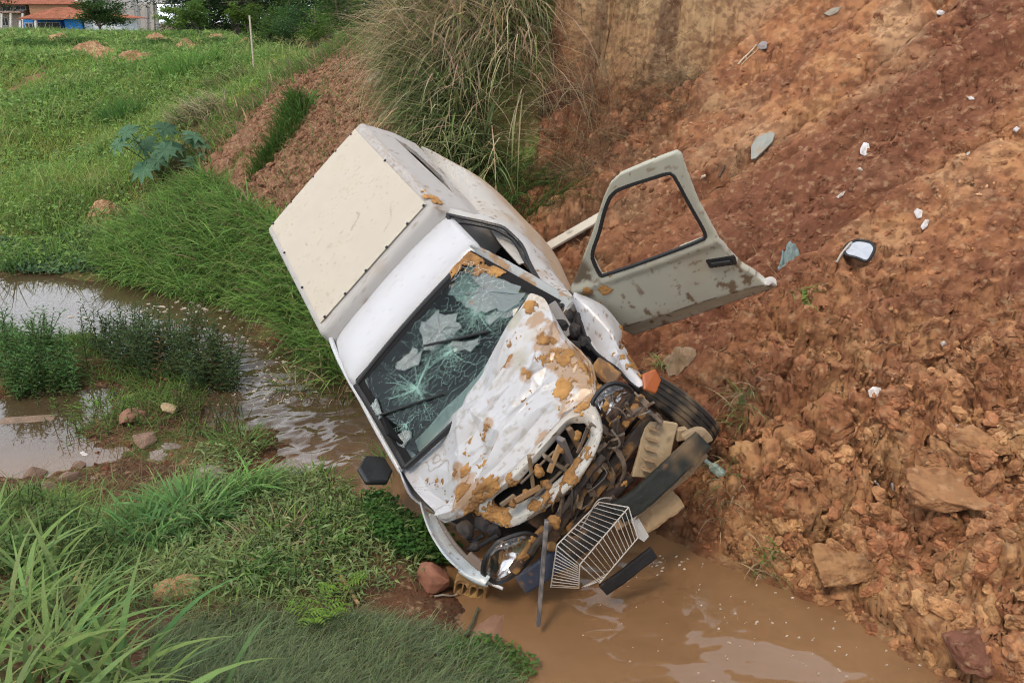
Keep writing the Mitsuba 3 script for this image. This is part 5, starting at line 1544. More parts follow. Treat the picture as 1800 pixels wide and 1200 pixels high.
for i in order[:230]:
    m, c = clod(i, big)
    add('clod', m, 'soil_material', 'earth_bank', smooth=False, color=c)
mc = [clod(i) for i in order[230:]]
m, c = join(mc)
add('crumbs', m, 'soil_material', 'earth_bank', smooth=False, color=c, kind='stuff')

# ------------------------------------------------------------------ plants
G_MEADOW, G_BANK, G_HANG, STRAW, G_FORE, G_SHORT = (.20, .31, .07), (.14, .245, .065), (.22, .28, .12), (.54, .44, .29), (.20, .31, .115), (.24, .305, .165)
DOWN = math.atan2(-1, -1)                                         # which way the bank falls


def spread(pix, n, clump=0, keep=None, falloff=0.0):
    poly = poly_world(pix) if not isinstance(pix, shapely.Polygon) else pix
    b = poly.bounds
    out = []
    tot = 0
    while tot < n:
        x, y = rng.uniform(b[0], b[2], 40000), rng.uniform(b[1], b[3], 40000)
        ok = shapely.contains_xy(poly, x, y)
        if clump:
            ok &= f3(x * clump, y * clump, 3, 3, 401) + .35 * rng.random(len(x)) > .58
        if falloff:
            r = np.hypot(x, y)
            ok &= rng.random(len(x)) < (b[1] / r) ** falloff
        if keep is not None:
            ok &= keep(x, y)
        out.append(np.stack([x[ok], y[ok]], 1))
        tot += ok.sum()
        if ok.sum() < 5 and len(out) > 60:
            break
    xy_ = np.vstack(out)[:n]
    return np.column_stack([xy_, ground(xy_[:, 0], xy_[:, 1]) - .01])


def dry(x, y):
    return ground(x, y) > .012


def off_soil(x, y):
    return (soil_weight(x, y) < .5) & dry(x, y)


def stuff(name, pairs, label, mat='leaf_material'):
    m, c = join(pairs)
    return add(name, m, mat, smooth=False, color=c, label=label, kind='stuff')


# the meadow: short grass, longer tufts, low broad-leaved weeds
MEADOW = [(0, 62), (300, 64), (640, 72), (565, 100), (485, 140), (335, 225), (300, 300), (345, 330), (300, 400), (280, 480), (180, 478), (0, 478)]
P = spread(MEADOW, 78000, 0, off_soil, 1.1)
r = np.hypot(P[:, 0], P[:, 1])
tone = f3(P[:, 0] * .35, P[:, 1] * .35, 0, 3, 405)[:, None]
c = lerp(np.array((.17, .31, .075)), np.array((.44, .52, .15)), np.clip((tone - .3) * 2.4, 0, 1)) * rng.uniform(.75, 1.25, (len(P), 1))
mead = [blades(P, rng.uniform(.10, .26, len(P)), .007 * (r / 9), rng.uniform(0, 6.3, len(P)), rng.uniform(.1, .7, len(P)), rng.uniform(.2, 1.1, len(P)), c, 2)]
P = spread(MEADOW, 9000, .8, off_soil, 1.1)
r = np.hypot(P[:, 0], P[:, 1])
mead.append(blades(P, rng.uniform(.25, .55, len(P)), .008 * (r / 9), rng.uniform(0, 6.3, len(P)), rng.uniform(.0, .5, len(P)), rng.uniform(.4, 1.4, len(P)), vary((.21, .35, .09), len(P)), 3))
C_ = spread(MEADOW, 190, 0, off_soil, 1.0)
P = np.repeat(C_, 45, 0)
r = np.hypot(P[:, 0], P[:, 1])
P[:, :2] += rng.normal(0, .16, (len(P), 2)) * (r / 12)[:, None]
P[:, 2] = ground(P[:, 0], P[:, 1])
tn = np.repeat(rng.random(190), 45)[:, None]
c = lerp(np.array((.09, .19, .05)), np.array((.36, .40, .16)), tn) * rng.uniform(.75, 1.25, (len(P), 1))
mead.append(blades(P, rng.uniform(.25, .6, len(P)) * np.repeat(rng.uniform(.6, 1.3, 190), 45), .009 * (r / 9), rng.uniform(0, 6.3, len(P)), rng.uniform(.1, .7, len(P)), rng.uniform(.4, 1.6, len(P)), c, 3))
stuff('meadow_grass', mead, 'bright green grass covering the valley meadow')
P = spread(MEADOW, 7000, .55, off_soil, 1.0)
r = np.hypot(P[:, 0], P[:, 1])
k = 3
Pk = np.repeat(P, k, 0) + rng.normal(0, .04, (len(P) * k, 3)) + [0, 0, .12]
stuff('meadow_weeds', [leafset(Pk, np.column_stack([rng.normal(size=(len(Pk), 2)), rng.uniform(-.2, .6, len(Pk))]), .05 * np.repeat(r, k) / 8, .03 * np.repeat(r, k) / 8, vary((.24, .36, .12), len(Pk), .35))], 'low broad-leaved weeds scattered through the meadow')

# long grass on the far bank, arching into the creek
BANKG = [(190, 430), (260, 395), (300, 340), (345, 300), (400, 330), (470, 385), (560, 430), (640, 600), (600, 700), (560, 640), (500, 590), (430, 552), (300, 516), (190, 484)]
P = spread(BANKG, 13000, 1.6, lambda x, y: ground(x, y) > -.02)
bank = [blades(P, rng.uniform(.18, .6, len(P)), rng.uniform(.011, .026, len(P)), DOWN + rng.normal(0, 1.3, len(P)), rng.uniform(.1, .9, len(P)), rng.uniform(.6, 2.1, len(P)), np.where(rng.random(len(P))[:, None] < .06, vary((.34, .27, .16), len(P), .4), vary((.20, .335, .095), len(P), .45)), 4)]
P = spread(BANKG, 5000, 0, lambda x, y: ground(x, y) > -.02)
bank.append(blades(P, rng.uniform(.12, .3, len(P)), rng.uniform(.008, .016, len(P)), rng.uniform(0, 6.3, len(P)), rng.uniform(.1, .9, len(P)), rng.uniform(.3, 1.2, len(P)), vary((.14, .25, .07), len(P), .3), 3))
P = spread([(430, 345), (520, 180), (545, 190), (520, 240), (440, 330), (400, 320)], 900, 1.2)
bank.append(blades(P, rng.uniform(.2, .45, len(P)), rng.uniform(.01, .018, len(P)), DOWN + rng.normal(0, 1.2, len(P)), rng.uniform(.1, .6, len(P)), rng.uniform(.5, 1.5, len(P)), vary((.085, .165, .04), len(P), .3), 3))
P = spread([(335, 232), (480, 142), (565, 98), (640, 74), (660, 92), (570, 118), (490, 165), (435, 222), (350, 310), (310, 300)], 3600)
bank.append(blades(P, rng.uniform(.12, .4, len(P)), rng.uniform(.014, .026, len(P)), DOWN + rng.normal(0, 1.4, len(P)), rng.uniform(.1, .9, len(P)), rng.uniform(.4, 1.6, len(P)), np.where(rng.random(len(P))[:, None] < .35, vary((.36, .28, .17), len(P), .4), vary((.16, .26, .07), len(P), .35)), 3))
stuff('bank_grass', bank, 'long dark green grass arching over the far creek bank')
# reddish leaf litter and creepers at that bank
P = spread([(0, 430), (180, 420), (300, 470), (280, 512), (180, 484), (0, 478)], 7000, 0, lambda x, y: ground(x, y) > -.05)
stuff('water_creeper', [leafset(P + [0, 0, .03] + np.abs(rng.normal(0, .03, (len(P), 3))), np.column_stack([rng.normal(size=(len(P), 2)), rng.uniform(0, .8, len(P))]), rng.uniform(.05, .10, len(P)), rng.uniform(.025, .05, len(P)), vary((.15, .25, .13), len(P), .3))], 'pale green creeping leaves at the far water edge')

# the curtain of long grass hanging down the bank behind the box
HANG = shapely.Polygon([at_y(*p)[:2] for p in ((735, 20, 12.0), (770, 0, 12.4), (985, 0, 11.2), (975, 60, 9.9), (955, 130, 9.5), (940, 200, 9.1), (900, 290, 8.7), (850, 305, 8.8), (770, 262, 9.2), (735, 215, 9.8), (718, 130, 11.0))]).buffer(0)
P = spread(HANG, 12500, 1.1)
is_straw = rng.random(len(P)) < .13 + .40 * smooth01(8.6, 9.6, P[:, 1] + 1.2 * P[:, 0])
c = np.where(is_straw[:, None], vary(STRAW, len(P), .4), vary(G_HANG, len(P), .6))
hang = [blades(P + np.array([-.1, -.1, .06]), rng.uniform(.3, 1.0, len(P)) * (1 + .5 * is_straw), rng.uniform(.012, .026, len(P)) * (1 - .35 * is_straw), DOWN + rng.normal(0, .8, len(P)), rng.uniform(.2, 1.5, len(P)), rng.uniform(.5, 2.0, len(P)), c, 5, .7)]
P = spread([(850, 250), (960, 300), (1010, 345), (930, 400), (870, 370), (820, 300)], 500)
hang.append(blades(P, rng.uniform(.3, .7, len(P)), rng.uniform(.006, .011, len(P)), rng.normal(-.6, .6, len(P)), rng.uniform(.4, 1.0, len(P)), rng.uniform(.6, 1.5, len(P)), vary((.10, .165, .05), len(P), .35), 5))
stuff('hanging_grass', hang, 'curtain of long green and straw grass hanging down the bank')
P = spread([(930, 60), (1010, 60), (1130, 110), (1250, 110), (1180, 200), (1030, 330), (960, 310), (940, 200)], 2600, .9)
lit = [blades(P + [0, 0, .02], rng.uniform(.12, .6, len(P)), rng.uniform(.004, .008, len(P)), rng.uniform(0, 6.3, len(P)), rng.uniform(.9, 1.5, len(P)), rng.uniform(.1, .7, len(P)), vary((.24, .18, .115), len(P), .5), 3)]
P = spread([(955, 60), (1040, 60), (1130, 100), (1010, 250), (950, 200)], 260)
lit.append(blades(P, rng.uniform(.6, 1.3, len(P)), rng.uniform(.005, .009, len(P)), DOWN + rng.normal(0, .6, len(P)), rng.uniform(.2, 1.0, len(P)), rng.uniform(.9, 1.8, len(P)), vary(STRAW, len(P), .4), 6))
P = spread([(1000, 420), (1300, 280), (1420, 500), (1500, 800), (1300, 900), (1180, 720)], 420, .8)
lit.append(blades(P + [0, 0, .015], rng.uniform(.06, .28, len(P)), rng.uniform(.004, .007, len(P)), rng.uniform(0, 6.3, len(P)), rng.uniform(1.1, 1.5, len(P)), rng.uniform(0, .5, len(P)), vary((.30, .21, .13), len(P), .5), 3))
stuff('straw_litter', lit, 'dry brown stalks and straw littering the bank')

# this side of the creek: thin mixed grass, fine lawn-like grass, big blades close to the lens
P = spread([(0, 860), (240, 850), (560, 810), (700, 900), (745, 1030), (640, 1070), (250, 1090), (0, 1010)], 6500, 1.5, dry)
mix_ = [blades(P, rng.uniform(.07, .24, len(P)), rng.uniform(.004, .010, len(P)), rng.uniform(0, 6.3, len(P)), rng.uniform(.2, 1.1, len(P)), rng.uniform(.4, 1.6, len(P)), vary((.25, .34, .13), len(P), .35), 3)]
P = spread([(0, 560), (160, 590), (440, 640), (470, 740), (300, 800), (0, 800)], 5000, 1.3, dry)
mix_.append(blades(P, rng.uniform(.06, .2, len(P)), rng.uniform(.005, .010, len(P)), rng.uniform(0, 6.3, len(P)), rng.uniform(.2, 1.1, len(P)), rng.uniform(.4, 1.6, len(P)), vary((.15, .24, .07), len(P), .35), 3))
P = spread([(0, 700), (560, 740), (720, 900), (740, 1030), (300, 1090), (0, 1000)], 3200, 1.0, dry)
mix_.append(blades(P, rng.uniform(.08, .3, len(P)), rng.uniform(.003, .006, len(P)), rng.uniform(0, 6.3, len(P)), rng.uniform(.8, 1.5, len(P)), rng.uniform(0, .8, len(P)), vary((.26, .19, .11), len(P), .45), 3))
P = spread([(330, 800), (560, 800), (720, 900), (745, 1030), (640, 1070), (250, 1060)], 3400, 1.4, dry)
mix_.append(leafset(P + [0, 0, .02] + np.abs(rng.normal(0, .05, (len(P), 3))), np.column_stack([rng.normal(size=(len(P), 2)), rng.uniform(-.2, .7, len(P))]), rng.uniform(.04, .085, len(P)), rng.uniform(.010, .02, len(P)), vary((.26, .35, .15), len(P), .35)))
stuff('creekside_grass', mix_, 'thin mixed grass and weeds on the near creek side')
P = spread([(260, 1110), (420, 1075), (620, 1090), (760, 1110), (870, 1160), (915, 1199), (925, 1290), (250, 1290)], 20000, 0, dry)
stuff('fine_grass', [blades(P, rng.uniform(.06, .17, len(P)), rng.uniform(.0025, .005, len(P)), rng.normal(-.3, 1.1, len(P)), rng.uniform(.1, .8, len(P)), rng.uniform(.5, 1.6, len(P)), vary(G_SHORT, len(P), .35), 3)], 'fine short grass along the bottom edge')
P = spread([(640, 885), (720, 880), (800, 990), (790, 1010), (700, 1000), (640, 960)], 3800, 0, lambda x, y: ground(x, y) > -.03)
stuff('clover', [leafset(P + [0, 0, .05] + np.abs(rng.normal(0, .03, (len(P), 3))), np.column_stack([rng.normal(size=(len(P), 2)), rng.uniform(-.1, .5, len(P))]), rng.uniform(.022, .04, len(P)), rng.uniform(.020, .034, len(P)), vary((.08, .18, .05), len(P), .3))], 'dark green clover-like leaves beside the truck wing')
P = spread([(800, 1130), (850, 1125), (930, 1180), (945, 1199), (840, 1199), (780, 1160)], 500, 0)
P[:, 2] = np.maximum(P[:, 2], 0)
stuff('pond_leaves', [leafset(P + [0, 0, .02] + np.abs(rng.normal(0, .02, (len(P), 3))), np.column_stack([rng.normal(size=(len(P), 2)), rng.uniform(0, .5, len(P))]), rng.uniform(.025, .05, len(P)), rng.uniform(.014, .028, len(P)), vary((.115, .20, .06), len(P), .3))], 'small bright leaves creeping into the pool')
P = spread([(-60, 930), (60, 960), (170, 1060), (260, 1199), (280, 1330), (-60, 1330)], 330)
c = np.where(rng.random(len(P))[:, None] < .13, vary((.40, .33, .19), len(P), .3), vary(G_FORE, len(P), .3))
fore = [blades(P, rng.uniform(.18, .5, len(P)), rng.uniform(.009, .02, len(P)), rng.normal(.25, 1.6, len(P)), rng.uniform(.1, .9, len(P)), rng.uniform(.5, 1.7, len(P)), c, 7, tip=np.array((.25, .33, .12)))]
P = spread([(-60, 960), (40, 960), (160, 1080), (250, 1199), (270, 1330), (-60, 1330)], 170)
fore.append(blades(P, rng.uniform(.25, .62, len(P)), rng.uniform(.018, .036, len(P)), rng.normal(.2, 1.7, len(P)), rng.uniform(.1, .8, len(P)), rng.uniform(.6, 1.8, len(P)), vary((.21, .33, .125), len(P), .35), 8, tip=np.array((.27, .36, .13))))
P = np.array([[-1.75, 2.6, .85], [-1.62, 2.7, .8], [-1.8, 2.9, .75], [-1.4, 2.55, .75], [-1.55, 2.9, .65], [-1.35, 2.8, .6], [-1.7, 2.5, .9], [-1.25, 2.62, .62], [-1.15, 2.7, .55]])
P[:, 2] = ground(P[:, 0], P[:, 1])
fore.append(blades(P, [.62, .55, .60, .48, .58, .45, .6, .5, .42], [.028, .026, .030, .024, .026, .022, .03, .024, .02], [.5, .2, .9, .1, .6, .3, .15, -.1, .7], [.3, .5, .25, .7, .4, .6, .5, .6, .3], [1.0, .8, .9, .6, 1.2, 1.0, .9, .6, .8], vary((.16, .29, .12), 9, .15), 8))
stuff('foreground_grass', fore, 'broad bright blades of tall grass close at the lower left')


P = spread(SCREE, 1500, .8)
stuff('scree_grass', [blades(P, rng.uniform(.08, .35, len(P)), rng.uniform(.008, .016, len(P)), DOWN + rng.normal(0, 1.2, len(P)), rng.uniform(.3, 1.3, len(P)), rng.uniform(.4, 1.4, len(P)), np.where(rng.random(len(P))[:, None] < .6, vary((.36, .28, .17), len(P), .4), vary((.16, .26, .07), len(P), .35)), 3)], 'sparse dry and green blades on the scree')


def tussock(px, py, n, h, w, col, label, spreadr=.16, az=None, lean=(.1, .9), curl=(.8, 2.0), name='grass_tussock', cat='grass tussock', seg=6, mixcol=None, mixp=.12, group=None):
    g = ground_at(px, py)
    a = rng.uniform(0, 6.3, n)
    rr_ = spreadr * np.sqrt(rng.random(n))
    P = np.column_stack([g[0] + rr_ * np.cos(a), g[1] + rr_ * np.sin(a), np.zeros(n)])
    P[:, 2] = np.maximum(ground(P[:, 0], P[:, 1]), -.05) - .01
    azz = a + rng.normal(0, .5, n) if az is None else az + rng.normal(0, .8, n)
    c = vary(np.asarray(col) * 1.7, n, .3)
    if mixcol is not None:
        c = np.where(rng.random(n)[:, None] < mixp, vary(mixcol, n, .3), c)
    m, cc = blades(P, rng.uniform(.5, 1, n) * h, rng.uniform(.7, 1.2, n) * w, azz, rng.uniform(*lean, n), rng.uniform(*curl, n), c, seg)
    return add(name, m, 'leaf_material', smooth=False, color=cc, label=label, cat=cat, group=group)


tussock(330, 905, 300, .42, .016, (.115, .21, .075), 'big arching grass tussock in front of the round stone', .22)
tussock(430, 870, 130, .46, .015, (.135, .235, .075), 'bright arching blades behind the big tussock', .16, az=-.2)
tussock(250, 940, 200, .34, .014, (.095, .18, .065), 'dark drooping tussock left of the ochre stone', .18)
tussock(440, 1010, 150, .32, .013, (.11, .195, .06), 'drooping tussock right of the ochre stone', .16, az=-.7)
tussock(545, 950, 150, .30, .011, (.115, .195, .05), 'grass tussock left of the clover', .2)
tussock(470, 960, 120, .30, .009, (.16, .14, .07), 'half-dry brownish grass clump between two tussocks', .18, mixcol=STRAW, mixp=.5)
tussock(420, 780, 150, .26, .010, (.10, .17, .05), 'grass clump below the weeds by the rapids', .2)
tussock(560, 850, 130, .22, .009, (.11, .175, .05), 'grass clump at the wheel-side puddle', .2)
tussock(690, 830, 90, .34, .010, (.11, .18, .06), 'grass clump around the black door mirror', .14)
tussock(180, 720, 150, .22, .010, (.12, .205, .05), 'bright grass clump above the puddle', .24)
tussock(80, 900, 150, .26, .010, (.13, .215, .055), 'grass clump at the left edge below the stones', .22)
tussock(520, 690, 90, .42, .011, (.115, .17, .06), 'grass clump leaning over the rapids', .14, mixcol=STRAW, mixp=.25)
tussock(585, 625, 170, .55, .015, (.075, .14, .04), 'dark grass tussock hanging in the creek below the box corner', .3)
tussock(612, 680, 150, .5, .014, (.085, .15, .045), 'dark grass tussock in the water beside the windscreen rail', .28, mixcol=STRAW, mixp=.2)
tussock(545, 590, 150, .5, .015, (.09, .165, .045), 'grass tussock hanging over the rapids left of the box', .3)
tussock(590, 720, 60, .45, .005, (.22, .165, .10), 'dry root tangle beside the windscreen rail', .12, mixcol=(.1, .07, .045), mixp=.5, name='dry_stalks', cat='dry stalks')
tussock(355, 205, 420, .75, .022, (.27, .235, .155), 'dead grey-brown grass clump drooping over the meadow edge', .5, az=DOWN, mixcol=(.13, .17, .06), mixp=.25, name='dead_grass_clump', cat='dead grass')
tussock(410, 150, 300, .7, .024, (.20, .185, .10), 'half-green dead grass clump, upper of two at the meadow edge', .5, az=DOWN, mixcol=(.11, .18, .05), mixp=.5, name='dead_grass_clump', cat='dead grass')
tussock(500, 125, 200, .6, .02, (.20, .15, .10), 'brown dead grass fringe at the top of the scree', .5, az=DOWN, mixcol=(.11, .17, .05), mixp=.3, name='dead_grass_clump', cat='dead grass')
tussock(215, 215, 260, .8, .018, (.06, .125, .035), 'dark green grass clump standing in the meadow', .45, lean=(0, .5), curl=(.3, 1.3))
tussock(330, 128, 260, .8, .03, (.085, .165, .04), 'dark tall grass clump high in the meadow', .8, lean=(0, .5), curl=(.3, 1.2))
tussock(525, 205, 150, .5, .02, (.085, .16, .045), 'green grass tuft on the scree beside the box', .25)
tussock(1310, 715, 80, .34, .008, (.12, .165, .06), 'grass tuft hanging on the soil right of the tyre', .08, az=DOWN, mixcol=STRAW, mixp=.35, name='grass_tuft', cat='grass tuft')
tussock(1275, 880, 55, .30, .007, (.12, .16, .07), 'grass tuft above the pool right of the bumper', .09, az=DOWN, mixcol=STRAW, mixp=.5, name='grass_tuft', cat='grass tuft')
tussock(1352, 995, 45, .24, .009, (.11, .18, .05), 'grass tuft drooping into the pool', .06, az=DOWN, mixcol=STRAW, mixp=.3, name='grass_tuft', cat='grass tuft')
tussock(1400, 525, 45, .24, .009, (.14, .23, .06), 'bright grass tuft lying right of the door corner', .06, az=.3, lean=(.7, 1.3), name='grass_tuft', cat='grass tuft')
tussock(1165, 640, 40, .22, .007, (.14, .20, .07), 'grass tuft beside the brown sack', .07, name='grass_tuft', cat='grass tuft')
tussock(1215, 810, 30, .24, .008, (.09, .14, .05), 'grass tuft under the bumper end', .06, az=DOWN, name='grass_tuft', cat='grass tuft')
tussock(900, 345, 120, .65, .010, (.085, .16, .045), 'green grass tuft bending right above the load bed', .14, az=-.5, lean=(.4, 1.1), name='grass_tuft', cat='grass tuft')
tussock(1300, 300, 20, .22, .005, (.26, .21, .12), 'dry tuft on the slope above the door', .05, az=DOWN, name='grass_tuft', cat='grass tuft')


def weed(pix, n, h, col, label, lw=(.065, .017), name='weeds', red=.0, keep=None):
    """Upright leafy stems: paired lance-shaped leaves up each stem."""
    P = spread(pix, n, 0, keep)
    out = []
    for i in range(n):
        H_ = h * rng.uniform(.55, 1.1)
        k = int(H_ / .028)
        t = np.linspace(.12, 1, k)
        tilt = rng.normal(0, .22, 2)
        S = P[i] + np.column_stack([tilt[0] * H_ * t ** 1.5, tilt[1] * H_ * t ** 1.5, H_ * t])
        a = np.arange(k) * 1.9 + rng.uniform(0, 6)
        c = vary(np.asarray(col) * 1.5 if rng.random() > red else (.2, .14, .08), k * 2, .35)
        D = np.column_stack([np.cos(a), np.sin(a), .55 - .2 * rng.random(k)])
        L = lw[0] * (1.15 - .55 * t) * rng.uniform(.7, 1.2, k)
        out.append(leafset(np.vstack([S, S]), np.vstack([D, D * [-1, -1, 1]]), np.r_[L, L], np.r_[L, L] * lw[1] / lw[0], c))
        tb = tube(np.vstack([P[i], S[::max(1, k // 4)]]), .003, 4, cap=False)
        out.append((tb, np.tile((.12, .13, .06), (len(tb.vertices), 1))))
    m, c = join(out)
    return add(name, m, 'leaf_material', smooth=False, color=c, label=label, kind='stuff')


weed([(150, 615), (250, 600), (420, 650), (435, 705), (330, 700), (180, 650)], 190, .50, (.062, .098, .045), 'dark leafy weeds on the islet in the creek', (.085, .022), red=.06)
weed([(0, 610), (70, 600), (140, 660), (130, 700), (0, 705)], 140, .40, (.08, .155, .055), 'dense green weeds at the left water edge', (.085, .022))
weed([(0, 880), (120, 900), (240, 1000), (200, 1060), (0, 1000)], 120, .2, (.095, .155, .055), 'broad-leaved weeds at the left edge of the near bank', (.075, .022))
weed([(560, 900), (640, 930), (600, 1040), (480, 1060), (380, 1040), (470, 900)], 130, .15, (.10, .16, .06), 'small-leaved weeds between the grass tussocks', (.05, .016), red=.15)
weed([(60, 700), (200, 690), (260, 760), (100, 790)], 60, .16, (.10, .18, .05), 'low green weeds between the puddles', (.05, .014))
weed([(300, 700), (430, 720), (440, 790), (330, 780)], 50, .22, (.085, .14, .05), 'low reddish-green weeds by the stones', (.05, .013), red=.35)
weed([(540, 880), (640, 880), (640, 1000), (560, 1000)], 60, .16, (.115, .185, .06), 'pale trailing weeds beside the clover', (.055, .015))
weed([(210, 400), (330, 370), (470, 420), (520, 540), (420, 540), (290, 490)], 260, .28, (.085, .165, .045), 'leafy weeds mixed in the bank grass', (.06, .02))


def leafy_stem(px, py, h, label, n=22, col=(.075, .14, .05), lw=(.08, .02), name='weed_stem', cat='weed'):
    g = ground_at(px, py)
    k = n
    t = np.linspace(.1, 1, k)
    S = g + np.column_stack([.06 * h * t ** 2, 0 * t, h * t])
    a = np.arange(k) * 2.1
    D = np.column_stack([np.cos(a), np.sin(a), .6 + 0 * a])
    L = lw[0] * (1.2 - .7 * t)
    t_ = thing(name, label, cat)
    m, c = leafset(np.vstack([S, S]), np.vstack([D, D * [-1, -1, 1]]), np.r_[L, L], np.r_[L, L] * lw[1] / lw[0], vary(col, 2 * k, .25))
    add('leaves', m, 'leaf_material', t_, smooth=False, color=c)
    m = tube(np.vstack([g, S]), np.linspace(.006, .002, k + 1), 5)
    add('stem', m, 'leaf_material', t_, smooth=True, color=np.tile((.11, .12, .055), (len(m.vertices), 1)))


leafy_stem(155, 650, .62, 'tallest leafy stem at the left of the islet')
leafy_stem(308, 655, .80, 'single tall leafy stem in the middle of the islet')
leafy_stem(200, 640, .5, 'leafy stem beside the tallest one on the islet')
leafy_stem(82, 690, .62, 'leafy stem rising from the weeds at the left')
for (a, b, lab) in ((582, 1092, 'bright fern-like seedling in the fine grass'), (600, 1050, 'upright fern-like seedling beside the tan stick'), (555, 1105, 'pale fern-like seedling left of the bright one')):
    g = ground_at(a, b)
    out = []
    for q in range(6):
        az = rng.uniform(0, 6.3)
        t = np.linspace(.15, 1, 9)
        S = g + np.column_stack([np.cos(az) * .16 * t, np.sin(az) * .16 * t, .05 + .09 * np.sin(t * 2.2)])
        sd = np.array([-np.sin(az), np.cos(az), .05])
        D = np.vstack([sd + .4 * np.array([np.cos(az), np.sin(az), 0])] * 9)
        L = .05 * np.sin(t * 2.6 + .3)
        out.append(leafset(np.vstack([S, S]), np.vstack([D, D - 2 * sd]), np.r_[L, L], np.r_[L, L] * .26, vary((.20, .33, .07), 18, .15)))
    m, c = join(out)
    add('seedling', m, 'leaf_material', smooth=False, color=c, label=lab, cat='seedling')

# the broad lobed plant on the far bank
CP_ = thing('lobed_plant', 'blue-green plant with large lobed leaves on the far bank', 'plant')
g = ground_at(285, 318)
for i in range(22):
    az, hh, rd = rng.uniform(0, 6.3), rng.uniform(.25, .85), rng.uniform(.15, .75)
    c0 = g + np.array([np.cos(az) * rd, np.sin(az) * rd, hh])
    R_ = rng.uniform(.17, .27)
    nrm = unit(np.array([np.cos(az) * .5 - .1, np.sin(az) * .5 - .3, .8]))
    e1 = unit(np.cross(nrm, [0, 0, 1.0]) + 1e-3)
    e2 = np.cross(nrm, e1)
    A_ = np.linspace(0, 2 * np.pi, 9)[:-1] + rng.uniform(0, .3)
    D = np.cos(A_)[:, None] * e1 + np.sin(A_)[:, None] * e2
    m, c = leafset(np.tile(c0, (8, 1)), D, R_, R_ * .42, np.clip(np.array((.12, .225, .14)) * rng.uniform(.75, 1.3), 0, 1), .15, nrm)
    st_ = tube(smooth_path([g, (g + c0) / 2 + [0, 0, .1], c0], 6), .008, 5)
    m, c = join([(m, c), (st_, np.tile((.20, .22, .10), (len(st_.vertices), 1)))])
    add('leaf', m, 'leaf_material', CP_, smooth=False, color=c)

# ------------------------------------------------------------------ trees and houses beyond the meadow
def tree(px, y, height, rx, rz, zc, n, leaf, col, label, name='tree', cat='tree', trunk=.10, seed=0, drop=.4, clumps=26, group=None, x=None):
    g = at_y(px, 70, y) if x is None else np.array([x, y, 0.0])
    g[2] = ground(g[0], g[1])
    r_ = np.random.default_rng(seed + 900)
    t = thing(name, label, cat, group)
    top = g + np.array([r_.normal(0, .15), r_.normal(0, .15), height * .8])
    limbs = [tube(smooth_path([g - [0, 0, .1], lerp(g, top, .5) + r_.normal(0, .05 * height, 3) * [1, 1, 0], top], 10), np.linspace(trunk, trunk * .25, 10), 7)]
    C = []
    for i in range(clumps):
        d = unit(r_.normal(size=3)) * r_.random() ** .4
        C.append(g + np.array([d[0] * rx, d[1] * rx, zc + d[2] * rz]))
    C = np.array(C)
    for c in C[::2]:
        s = lerp(g, top, np.clip((c[2] - g[2]) / height * .7, .15, .95))
        limbs.append(tube(smooth_path([s, (s + c) / 2 + [0, 0, .06 * height], c], 6), np.linspace(trunk * .4, trunk * .08, 6), 5))
    m = cat_meshes(limbs)
    add('trunk', m, 'plain', t, smooth=True, color=np.tile((.16, .13, .10), (len(m.vertices), 1)) * r_.uniform(.8, 1.2, (len(m.vertices), 1)))
    w = r_.integers(0, clumps, n)
    P = C[w] + r_.normal(0, 1, (n, 3)) * np.array([rx, rx, rz]) * .17
    D = np.column_stack([r_.normal(size=(n, 2)), r_.uniform(-1, .5, n) * drop + .1])
    c = np.clip(np.asarray(col) * r_.uniform(.7, 1.3, (clumps, 1))[w] * r_.uniform(.75, 1.25, (n, 1)), .004, .9)
    m, cc = leafset(P, D, leaf * r_.uniform(.7, 1.3, n), leaf * .42, c)
    add('crown', m, 'leaf_material', t, smooth=False, color=cc)


DK, MD, LT = (.04, .07, .035), (.11, .19, .06), (.21, .33, .085)
tree(180, 62, 2.9, 1.9, 1.05, 1.75, 3600, .26, (.075, .145, .05), 'small broad tree in front of the blue house', trunk=.12, seed=1)
tree(342, 50, 7, 3.1, 2.3, 2.3, 6500, .22, DK, 'dark dense tree at the left end of the tree row', trunk=.25, seed=2)
tree(420, 52, 7, 3.8, 2.4, 2.3, 7000, .22, DK, 'dark tree behind the twin light saplings', trunk=.25, seed=3)
tree(505, 48, 7, 3.6, 2.4, 2.3, 6500, .22, (.042, .075, .03), 'dark tree in the middle of the tree row', trunk=.25, seed=4)
tree(590, 46, 7, 3.6, 2.4, 2.4, 6500, .22, (.045, .08, .03), 'dark tree at the right end of the tree row', trunk=.25, seed=5)
tree(312, 40, 1.4, .8, .35, .95, 900, .17, LT, 'light green sapling in front of the dark tree', 'sapling', 'sapling', .04, 6, clumps=12)
tree(352, 39, 1.6, .9, .5, 1.1, 1300, .17, (.11, .195, .05), 'taller light sapling right of the first', 'sapling', 'sapling', .05, 7, clumps=14)
tree(432, 34, 1.6, .6, .6, 1.0, 1300, .14, (.13, .21, .045), 'slim yellow-green sapling beside the thin post', 'sapling', 'sapling', .04, 8, clumps=14)
tree(478, 27, 1.2, 1.0, .5, .55, 2600, .10, MD, 'mid green bush left in the bush row', 'bush', 'bush', .05, 9, clumps=22)
tree(515, 28, 1.5, 1.0, .65, .75, 2600, .11, (.09, .165, .045), 'round green bush with light top leaves', 'bush', 'bush', .05, 10, clumps=22)
tree(552, 25, 1.3, 1.0, .6, .65, 2400, .10, (.06, .12, .05), 'grey-green bush right of the round bush', 'bush', 'bush', .05, 11, clumps=22)
tree(585, 23, 1.1, .8, .5, .55, 2200, .09, (.12, .205, .05), 'bright low bush above the scree', 'bush', 'bush', .04, 12, clumps=20)
